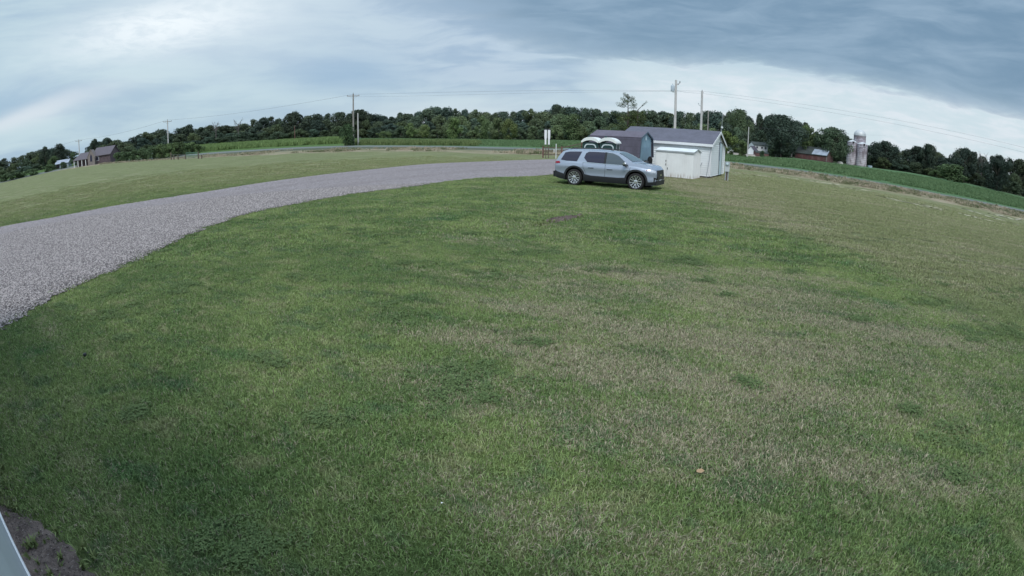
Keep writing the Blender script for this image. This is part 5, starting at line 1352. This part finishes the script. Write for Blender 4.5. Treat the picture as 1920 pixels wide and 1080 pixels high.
gable_house('distant_white_outbuilding', 'pale low outbuilding just beyond the gable of the white shed', 'outbuilding', q, -math.atan2(q.x, q.y), 4.0, 3.0, 1.9, 2.7, M_white, M_moss, .2, [(0, 1.1, .8, .8, 'f')])
for i, (x_, w_, h_, lab) in enumerate([(1457, 1.5, 1.6, 'white panel wall glimpsed between the trunks nearer the farmhouse'), (1476, 1.9, 1.7, 'white panel wall glimpsed between the trunks nearer the red barn')]):
    q = on_ground(x_, 295, 192+i)
    gable_house('garage', lab, 'garage', q, -math.atan2(q.x, q.y), w_*1.8, 3.0, h_+.3, h_+.9, M_trim, M_moss, .1, [], (0, 1.0, 1.5, M_white))
ba, bb = on_ground(1497, 300, 184), on_ground(1556, 306, 180)
bc = (ba+bb)/2; bl = (bb-ba).length
brn = gable_house('red_barn', 'long low faded red barn with a dark mossy roof and one pale tin section', 'barn', bc, math.atan2(bb.y-ba.y, bb.x-ba.x), bl, 6.5, 1.9, 4.2, M_barnred, M_moss, .25)
mb = MB(); mb.add([(bl*.03, -3.55, 1.90), (bl*.50, -3.55, 1.90), (bl*.50, -1.2, 3.56), (bl*.03, -1.2, 3.56), (bl*.03, -3.55, 2.0), (bl*.50, -3.55, 2.0), (bl*.50, -1.2, 3.66), (bl*.03, -1.2, 3.66)], [(4, 5, 6, 7), (0, 1, 5, 4), (1, 2, 6, 5), (2, 3, 7, 6), (3, 0, 4, 7)]); obj('tin_roof_section', mb, M_tin, brn)
for i in range(5):
    mb = MB(); x_ = -bl/2+bl*(i+.7)/5.6; mb.box((x_, -3.28, .85), (.9, .06, 1.1)); obj('stall_door', mb, mat('barn door red', (.12, .05, .05), .9), brn)
mb = MB(); mb.box((bl/2-.15, -3.3, .95), (.25, .1, 1.9)); obj('corner_board', mb, M_tan, brn)
def silo(px, yt, w, r, label, dome, chute):
    top = at(px, yt, r); z0 = gz(top.x, top.y)-.3; H = top.z-z0; ra = w*r/FPX/2
    o_ = thing('silo', label, 'silo', (top.x, top.y, z0), -math.atan2(top.x, top.y), 'concrete silos of the farm')
    hb = H-ra*(.95 if dome else .45)
    mb = MB(); mb.lathe([(ra, 0), (ra, hb)], 28); b_ = obj('barrel', mb, M_stave, o_, smooth=50)
    mb = MB(); z_ = .5
    while z_ < hb: mb.lathe([(ra+.01, z_), (ra+.035, z_+.02), (ra+.035, z_+.05), (ra+.01, z_+.07)], 28); z_ += .62
    obj('hoop', mb, mat('silo hoop', (.17, .14, .16), .8), b_, kind='stuff')
    if dome:
        mb = MB(); mb.lathe([(ra*1.03*math.cos(t), hb+ra*.95*math.sin(t)) for t in np.linspace(0, math.pi/2*.995, 9)], 24); obj('dome_roof', mb, M_dome, o_, smooth=30)
        mb = MB(); mb.lathe([(ra*1.05, hb-.12), (ra*1.05, hb+.06)], 24); obj('roof_rim', mb, M_dome, o_)
    else:
        mb = MB(); mb.lathe([(ra*1.04, hb), (ra*.5, hb+ra*.28), (.02, hb+ra*.45)], 20); obj('cap_roof', mb, M_dome, o_, smooth=30)
    if chute:
        mb = MB(); mb.box((chute*ra*.55, -ra*.80, hb-.25), (.95, .9, 1.0)); c_ = obj('hatch_box', mb, M_stave, o_)
        mb = MB(); mb.box((chute*ra*.55, -ra*.80-.46, hb-.2), (.6, .04, .7)); obj('hatch', mb, M_dark, c_)
    return o_
silo(1613.0, 243, 22.5, 206, 'tall silo with a grey dome behind the two shorter silos', True, 0)
silo(1598.8, 262, 18.5, 199, 'short stained silo on the barn side of the pair in front', False, .3)
silo(1617.5, 266, 19.5, 198, 'short stained silo on the outer side of the pair in front', False, .6)
q = on_ground(1575, 306, 186)
o = thing('tarped_heap', 'pale rounded heap lying on the grass between the red barn and silos', 'heap', q)
mb = MB(); mb.lathe([(1.15, 0), (1.1, .25), (.85, .55), (.4, .72), (0, .76)], 16); obj('cover', mb, mat('pale tarp', (.60, .57, .52), .7, var=.15), o, smooth=60)
mb = MB(); mb.tube([(-1.15, 0, .15), (0, -.55, .62), (1.15, 0, .15)], .03, 5); obj('tie_rope', mb, M_tan, o)
q = on_ground(1631, 312, 190)
o = thing('stock_tank', 'small bluish white tank at the foot of the outer silo', 'tank', q)
mb = MB(); mb.lathe([(.8, 0), (.85, .1), (.85, .62), (.9, .7), (.8, .7), (.78, .3), (0, .28)], 18); obj('tub', mb, mat('bluish plastic', (.50, .56, .72), .4), o, smooth=40)
q = on_ground(394, 277, 236)
o = thing('parked_trailer', 'low pale trailer parked beneath the trees at the end of the tall crop', 'trailer', q, -math.atan2(q.x, q.y))
mb = MB(); mb.box((0, 0, .75), (4.6, 1.8, .35)); obj('bed', mb, M_trim, o)
for s_ in (-1, 1): mb = MB(); mb.lathe([(.0, -.1), (.34, -.1), (.34, .1), (0, .1)], 14, (s_*.8, -.9, .36), 'Y'); obj('wheel', mb, M_tyre, o)
# farm track
def track():
    pl = [(1345, 292.5), (1370, 293), (1395, 293), (1415, 292.2), (1430, 291.5)]; vs, fs = [], []
    for i, (x_, y_) in enumerate(pl):
        for k_, dy_ in enumerate((-1.5, 0, 1.3)):
            a_, e_ = azel(x_, y_+dy_); r_ = 181-3*k_+i*1.0; p = at(x_, y_+dy_, r_); vs.append((p.x, p.y, p.z+.02))
    for i in range(len(pl)-1):
        for k_ in range(2): fs.append((i*3+k_, i*3+k_+1, (i+1)*3+k_+1, (i+1)*3+k_))
    vs = [(x_, y_, gz(x_, y_)+.55) for x_, y_, z_ in vs]
    vs += [(x_*.992, y_*.992, gz(x_, y_)-.2) for x_, y_, z_ in vs[2::3]]; n_ = len(pl)
    for i in range(n_-1): fs.append((3*i+2, 3*i+5, 3*n_+i+1, 3*n_+i))
    obj('farm_track', mesh_np('track', vs, fs), world_mat('pale track', lambda t, p: t.mix(t.noise(p, .8, 4), (.38, .34, .32), (.5, .46, .43))), kind='structure', label='pale gravel farm track')
track()

# ------------------------------------------------------------------ the parked car (x forward, y to its left, z up)
def build_car():
    WR, FA, RA = .372, 1.46, -1.40
    XT = [-2.46, -2.42, -2.36, -2.20, -2.05, -1.90, -1.2, -.5, .1, .50, .75, 1.0, 1.25, 1.36, 1.7, 1.969, 2.107, 2.197, 2.252, 2.280]
    ZT = [.78, 1.04, 1.12, 1.37, 1.555, 1.615, 1.645, 1.655, 1.64, 1.60, 1.50, 1.36, 1.205, 1.16, 1.125, 1.08, 1.03, .97, .90, .82]
    WX = [-2.46, -2.42, -2.30, -2.1, -1.8, -1.0, 0, 1.0, 1.7, 1.969, 2.107, 2.197, 2.252, 2.280]
    WY = [.70, .80, .88, .925, .95, .955, .955, .955, .95, .93, .88, .80, .70, .62]
    BX = [-2.46, -1.4, 0, 1.25, 1.45, 2.280]; BZ = [1.08, 1.07, 1.03, 1.02, 1.01, .88]
    ztop = lambda x: float(np.interp(x, XT, ZT)); wid = lambda x: float(np.interp(x, WX, WY))
    def belt(x): return min(float(np.interp(x, BX, BZ)), ztop(x)-.05)
    def sill(x):
        z = float(np.interp(x, [-2.46, -2.30, -2.0, 1.969, 2.176, 2.280], [.42, .32, .26, .26, .24, .30]))
        for a in (FA, RA):
            if abs(x-a) < .45: z = max(z, WR + math.sqrt(max(0, .45**2-(x-a)**2)) - .0)
        return z
    def side_y(x, z):                               # half width of the body skin
        w = wid(x); b = belt(x); s_ = sill(x) if False else .26
        if z <= b:
            t = (z-.26)/(b-.26)
            crease = .012*math.exp(-((z-.86)/.05)**2) - .020*math.exp(-((z-.62)/.12)**2)
            return w*float(np.interp(t, [0, .15, .45, .8, .94, 1.0], [.955, .985, 1.0, .995, .975, .945])) + crease
        zt = ztop(x); t = (z-b)/max(.05, 1.70-b)
        return w*.945 - .235*min(1, t)**1.15 - .0
    def section(x):
        z0, b, zt = sill(x), belt(x), ztop(x); P = []
        for t in np.linspace(0, 1, 9): z = z0+(b-z0)*t; P.append((side_y(x, z), z))
        h = zt-b; ze = b + h*.90 if h > .12 else b+h*.55
        for t in np.linspace(0, 1, 6)[1:]:
            z = b+(ze-b)*t; P.append((side_y(x, z), z))
        ye = P[-1][0]
        for t in np.linspace(0, 1, 7)[1:]:
            a = t*math.pi/2; q = 1-t
            P.append((ye*(1-t)**.9 if t < 1 else 0.0, ze+(zt-ze)*(1-(1-t)**2.4)))
        return P
    xs = sorted(set([round(v, 3) for v in list(np.linspace(-2.46, 2.280, 74)) + XT + [FA-.45, FA+.45, RA-.45, RA+.45] + [FA+.45*math.sin(q) for q in np.linspace(-1.5, 1.5, 11)] + [RA+.45*math.sin(q) for q in np.linspace(-1.5, 1.5, 11)]]))
    S = [section(x) for x in xs]; n = len(S[0])
    vs, fs = [], []
    for x, P in zip(xs, S):
        # the tail leans forward above the bumper and the nose is raked back
        vs += [(x, -y, z) for y, z in P]; vs += [(x, y, z) for y, z in P[:-1][::-1]]
    m_ = 2*n-1
    for i in range(len(xs)-1):
        for k in range(m_-1): fs.append((i*m_+k, (i+1)*m_+k, (i+1)*m_+k+1, i*m_+k+1))
    fs.append(tuple(range(m_))[::-1]); fs.append(tuple((len(xs)-1)*m_+k for k in range(m_)))
    fs = [f[::-1] for f in fs]
    body = MB(); body.add(vs, fs); NOSE = True
    Pf, Pr = low_ground(1191, 357.5), low_ground(1076, 348); mid = (Pf+Pr)/2; d = (Pf-Pr).normalized()
    left = Vector((-d.y, d.x, 0)); ax = (FA+RA)/2
    loc = mid + left*.93 - d*ax; loc.z = gz(loc.x, loc.y)-.012
    o_ = thing('parked_car', 'silver blue sport utility car with dark windows parked on the grass before the sheds', 'car', loc, math.atan2(d.y, d.x))
    bd = obj('body', body, M_paint, o_, smooth=38)
    def skin(poly, off, side, nx=18, nz_=6):
        """patch of the side skin bounded below and above by two curves of (x, z)"""
        lo, hi = poly; x0, x1 = lo[0][0], lo[-1][0]; vs, fs = [], []
        for i in range(nx+1):
            t = i/nx; xl = float(np.interp(t, np.linspace(0, 1, len(lo)), [p[0] for p in lo])); zl = float(np.interp(t, np.linspace(0, 1, len(lo)), [p[1] for p in lo]))
            xh = float(np.interp(t, np.linspace(0, 1, len(hi)), [p[0] for p in hi])); zh = float(np.interp(t, np.linspace(0, 1, len(hi)), [p[1] for p in hi]))
            for k in range(nz_+1):
                q = k/nz_; x, z = xl+(xh-xl)*q, zl+(zh-zl)*q; vs.append((x, side*(side_y(x, z)+off), z))
        for i in range(nx):
            for k in range(nz_):
                f = (i*(nz_+1)+k, (i+1)*(nz_+1)+k, (i+1)*(nz_+1)+k+1, i*(nz_+1)+k+1); fs.append(f if side < 0 else f[::-1])
        mb = MB(); mb.add(vs, fs); return mb
    for sd in (-1, 1):
        zb = lambda x: float(np.interp(x, BX, BZ))+.025
        # rear quarter, rear door and front door windows
        obj('side_window', skin(([(-2.10, zb(-2.1)+.03), (-1.8, zb(-1.8)), (-1.30, zb(-1.3))], [(-1.93, 1.46), (-1.7, 1.51), (-1.12, 1.53)]), .008, sd), M_glass, o_, smooth=True)
        obj('side_window', skin(([(-.98, zb(-.98)+.18), (-.80, zb(-.8)), (-.5, zb(-.5)), (-.02, zb(0))], [(-.92, 1.46), (-.80, 1.535), (-.5, 1.545), (-.02, 1.54)]), .008, sd), M_glass, o_, smooth=True)
        obj('side_window', skin(([(.06, zb(.06)), (.5, zb(.5)), (.93, zb(.93)), (1.08, zb(1.08))], [(.06, 1.54), (.34, 1.52), (.62, 1.42), (1.02, 1.12)]), .008, sd), M_fglass, o_, smooth=True)
        obj('window_pillar', skin(([(-.03, zb(0)-.01), (.07, zb(0)-.01)], [(-.03, 1.55), (.07, 1.55)]), .010, sd, 2), M_black, o_)
        obj('window_trim', skin(([(-1.02, zb(-1)-.028), (0, zb(0)-.028), (1.10, zb(1.1)-.028)], [(-1.02, zb(-1)-.006), (0, zb(0)-.006), (1.12, zb(1.1)-.006)]), .012, sd, 20, 1), M_chrome, o_)
        # cladding: sill, bumper corners, arch lips
        obj('sill_cladding', skin(([(RA+.49, .25), (0, .245), (FA-.49, .25)], [(RA+.46, .55), (-.6, .50), (0, .49), (.7, .49), (FA-.46, .52)]), .016, sd, 24, 3), M_clad, o_, smooth=True)
        obj('bumper_cladding', skin(([(-2.45, .42), (-2.3, .32), (RA-.52, .27)], [(-2.455, .66), (-2.2, .58), (RA-.46, .50)]), .014, sd, 12, 3), M_clad, o_, smooth=True)
        obj('bumper_cladding', skin(([(FA+.52, .25), (2.107, .25), (2.273, .28)], [(FA+.48, .40), (2.038, .40), (2.276, .42)]), .014, sd, 12, 3), M_clad, o_, smooth=True)
        for a in (FA, RA):
            vs, fs = [], []; N = 24
            for i in range(N+1):
                q = -.28+(math.pi+.56)*i/N
                for rr_, off in ((.452, .0), (.452, .022), (.525, .020), (.530, .0)):
                    x, z = a+rr_*math.cos(q), WR+rr_*math.sin(q); z = max(z, .235)
                    vs.append((x, sd*(side_y(x, z)+off), z))
            for i in range(N):
                for k in range(3): f = (i*4+k, i*4+k+1, (i+1)*4+k+1, (i+1)*4+k); fs.append(f if sd > 0 else f[::-1])
            mb = MB(); mb.add(vs, fs); obj('wheel_arch', mb, M_clad, o_, smooth=40)
            mb = MB(); mb.lathe([(.455, -.30), (.455, .02)], 26, (a, sd*.60, WR), 'Y') if False else None
            vs, fs = [], []
            for i in range(N+1):
                q = -.1+(math.pi+.2)*i/N
                for y_ in (.93, .55): vs.append((a+.452*math.cos(q), sd*y_, WR+.452*math.sin(q)))
            for i in range(N): fs.append((2*i, 2*i+1, 2*i+3, 2*i+2))
            b0 = len(vs); vs += [(a+.452*math.cos(-.1+(math.pi+.2)*i/N), sd*.55, WR+.452*math.sin(-.1+(math.pi+.2)*i/N)) for i in range(N+1)]; fs.append(tuple(range(b0, b0+N+1)))
            mb = MB(); mb.add(vs, fs); obj('wheel_well', mb, M_dark, o_)
        # door seams, handles, mirror
        for pts_ in ([(.06, zb(.06)-.03), (.05, .7), (.03, .43)], [(1.20, .98), (1.16, .8), (1.0, .44)], [(-1.0, 1.06), (-.98, .86), (-.86, .6), (-.80, .43)]):
            mb = MB(); mb.tube([(x, sd*(side_y(x, z)+.000), z) for x, z in [(pts_[0][0]+(pts_[-1][0]-pts_[0][0])*0+float(np.interp(t, np.linspace(0, 1, len(pts_)), [p[0] for p in pts_]))-pts_[0][0], float(np.interp(t, np.linspace(0, 1, len(pts_)), [p[1] for p in pts_]))) for t in np.linspace(0, 1, 12)]], .006, 4); obj('door_seam', mb, M_dark, o_)
        mb = MB(); x0 = -2.0
        mb.tube([(x, sd*(side_y(x, z)+.004), z) for x, z in [(-.72, .855), (-.50, .86)]], .015, 6); obj('door_handle', mb, M_paint, o_)
        mb = MB(); mb.tube([(x, sd*(side_y(x, z)-.006), z) for x, z in [(-.74, .830), (-.48, .835)]], .018, 6); obj('handle_recess', mb, M_clad, o_)
        mb = MB(); mb.tube([(x, sd*(side_y(x, z)+.004), z) for x, z in [(.16, .83), (.38, .835)]], .015, 6); obj('door_handle', mb, M_paint, o_)
        mb = MB(); mb.tube([(x, sd*(side_y(x, z)-.006), z) for x, z in [(.14, .805), (.40, .81)]], .018, 6); obj('handle_recess', mb, M_clad, o_)
        mb = MB(); mb.prism([(.92, sd*.97, 1.02), (1.04, sd*.97, 1.00), (1.06, sd*.97, 1.10), (.98, sd*.97, 1.165), (.91, sd*.97, 1.14)], (0.01, sd*.19, 0)); mr = obj('mirror', mb, M_clad, o_)
        mb = MB(); mb.prism([(.915, sd*.968, 1.095), (1.062, sd*.968, 1.085), (.99, sd*.968, 1.170), (.91, sd*.968, 1.148)], (0.012, sd*.197, 0)); obj('mirror_cap', mb, M_chrome, mr)
        mb = MB(); mb.bar((.99, sd*.88, 1.04), (.99, sd*1.0, 1.06), .05, .04); obj('mirror_stalk', mb, M_clad, mr)
        # roof rails
        mb = MB(); mb.tube([(-1.75, sd*.60, 1.615), (-1.6, sd*.62, 1.655), (-.5, sd*.62, 1.685), (.15, sd*.61, 1.67), (.32, sd*.60, 1.625)], [.012, .02, .02, .02, .012], 8); obj('roof_rail', mb, M_clad, o_, smooth=True)
        # lamps
        obj('headlight', skin(([(1.90, .850), (2.06, .82), (2.25, .79)], [(1.86, .935), (2.05, .945), (2.26, .885)]), .010, sd, 14, 3), M_lens, o_, smooth=True)
        mb = skin(([(1.925, .862), (1.955, .858)], [(1.905, .905), (1.950, .908)]), .016, sd, 3, 2); obj('turn_signal', mb, M_red, o_)
        obj('taillight', skin(([(-2.44, .94), (-2.30, .955), (-2.10, .985)], [(-2.42, 1.05), (-2.30, 1.065), (-2.16, 1.07)]), .010, sd, 10, 3), M_red, o_, smooth=True)
        mb = MB(); mb.prism([(2.217, sd*.55, .42), (2.162, sd*.78, .40), (2.176, sd*.77, .60), (2.259, sd*.60, .56)], (.06, 0, 0)); obj('fog_lamp_bezel', mb, M_clad, o_)
    # front and rear glass follow the top skin
    def top_patch(x0, x1, k0, off, mat_, name, n_=14):
        vs, fs = [], []; kk = list(range(k0, n)) + list(range(n-2, k0-1, -1)); sg = [-1]*(n-k0) + [1]*(n-1-k0)
        for i in range(n_+1):
            x = x0+(x1-x0)*i/n_; P = section(x); P2 = section(x+.02); dz = (P2[-1][1]-P[-1][1])/.02
            nx_, nz__ = -dz/math.hypot(1, dz), 1/math.hypot(1, dz)
            for k, s_ in zip(kk, sg): vs.append((x+nx_*off, s_*P[k][0]*1.0, P[k][1]+nz__*off))
        w_ = len(kk)
        for i in range(n_):
            for k in range(w_-1): fs.append((i*w_+k, (i+1)*w_+k, (i+1)*w_+k+1, i*w_+k+1)[::-1])
        mb = MB(); mb.add(vs, fs); return obj(name, mb, mat_, o_, smooth=True)
    top_patch(.58, 1.24, 14, .012, M_wind, 'windscreen')
    top_patch(-2.30, -2.06, 14, .012, M_glass, 'rear_window')
    mb = MB(); mb.box((-2.02, 0, 1.615), (.22, 1.12, .035)); obj('rear_spoiler', mb, M_paint, o_)
    # grille, bumper and plate
    mb = MB(); mb.prism([(2.262, -.48, .50), (2.262, .48, .50), (2.266, .54, .62), (2.245, .50, .90), (2.245, -.50, .90), (2.266, -.54, .62)], (.05, 0, 0)); gr = obj('grille', mb, M_black, o_)
    for z_ in (.56, .63, .70, .77, .84): mb = MB(); mb.box((2.299, 0, z_), (.014, .92, .022)); obj('grille_bar', mb, M_clad, gr)
    mb = MB(); mb.box((2.307, 0, .69), (.014, .26, .07)); obj('badge', mb, M_chrome, gr)
    mb = MB(); mb.prism([(2.217, -.66, .26), (2.217, .66, .26), (2.231, .66, .46), (2.231, -.66, .46)], (.09, 0, 0)); bp = obj('front_bumper', mb, M_clad, o_)
    mb = MB(); mb.box((2.297, 0, .42), (.02, .34, .17)); obj('licence_plate', mb, M_plate, bp)
    mb = MB(); mb.prism([(-2.50, -.78, .34), (-2.50, .78, .34), (-2.50, .80, .60), (-2.50, -.80, .60)], (.10, 0, 0)); rb = obj('rear_bumper', mb, M_clad, o_)
    mb = MB(); mb.box((-2.475, 0, .84), (.03, .36, .18)); obj('licence_plate', mb, M_plate, o_)
    mb = MB(); mb.box((0, 0, .30), (3.9, 1.45, .16)); obj('underbody', mb, M_dark, o_)
    for sd in (-1, 1):
        for a in (FA, RA):
            w_ = bpy.data.objects.new('wheel', None); COL.objects.link(w_); w_.parent = o_; w_.location = (a, sd*.845, WR); w_.empty_display_size = .1
            w_.rotation_euler.z = 0 if sd < 0 else math.pi; w_.rotation_euler.y = rnd.uniform(0, 1)
            mb = MB(); mb.lathe([(.262, -.105), (.30, -.115), (.352, -.105), (.372, -.07), (.372, .07), (.352, .105), (.262, .115)], 40, axis='Y', cap=False); obj('tyre', mb, M_tyre, w_, smooth=35)
            mb = MB(); mb.lathe([(.0, -.060), (.25, -.060), (.262, -.10), (.272, -.108), (.272, .08)], 36, axis='Y', cap=False); obj('rim', mb, M_black, w_, smooth=30)
            mb = MB(); mb.lathe([(.250, -.098), (.252, -.112), (.268, -.114), (.272, -.10)], 36, axis='Y', cap=False)
            for k in range(6):
                q = k*math.pi/3
                for s_ in (-1, 1):
                    q0, q1, q2 = q+s_*.16, q+s_*.10, q+s_*.30
                    A_, B_ = (.075, q+s_*.10), (.255, q+s_*.26)
                    w0, w1 = .013, .019
                    p0 = Vector((A_[0]*math.cos(A_[1]), -.085, A_[0]*math.sin(A_[1]))); p1 = Vector((B_[0]*math.cos(B_[1]), -.106, B_[0]*math.sin(B_[1]))); t_ = (p1-p0).normalized(); nn = Vector((-t_.z, 0, t_.x))
                    mb.add([p0-nn*w0, p0+nn*w0, p1+nn*w1, p1-nn*w1, p0-nn*w0+Vector((0, .03, 0)), p0+nn*w0+Vector((0, .03, 0)), p1+nn*w1+Vector((0, .03, 0)), p1-nn*w1+Vector((0, .03, 0))],
                           [(0, 1, 2, 3), (0, 4, 5, 1), (1, 5, 6, 2), (2, 6, 7, 3), (3, 7, 4, 0)])
            mb.lathe([(.0, -.098), (.05, -.096), (.085, -.086), (.088, -.06)], 18, axis='Y', cap=False)
            obj('spokes', mb, M_alloy, w_)
build_car()

# small things on the lawn
q = low_ground(1308, 897)
mb = MB(); mb.add([(0, 0, .055), (.018, .012, .060), (.035, .0, .050), (.022, -.016, .056), (-.014, .014, .052), (-.02, -.010, .050), (.004, -.024, .053)], [(0, 1, 2), (0, 2, 3), (0, 4, 1), (0, 5, 4), (0, 3, 6), (0, 6, 5)])
o = tag(obj('dead_leaf', mb, M_leafbrown, loc=(q.x, q.y, gz(q.x, q.y))), 'small curled tan dead leaf lying on the foreground lawn', 'leaf'); o.scale = (1.1, 1.1, 1)
q = low_ground(160, 669)
mb = MB(); mb.lathe([(.0, 0), (.02, .01), (.027, .03), (.02, .048), (.0, .053)], 8); tag(obj('dark_clod', mb, M_black, loc=(q.x, q.y, gz(q.x, q.y)+.01)), 'small dark clod lying in the grass below the driveway', 'clod')
q = low_ground(828, 953)
mb = MB(); mb.add([(0, 0, .035), (.011, .002, .04), (.009, .011, .035), (-.003, .009, .038)], [(0, 1, 2, 3)]); tag(obj('paper_scrap', mb, M_trim, loc=(q.x, q.y, gz(q.x, q.y))), 'tiny white scrap lying on the foreground lawn', 'scrap')
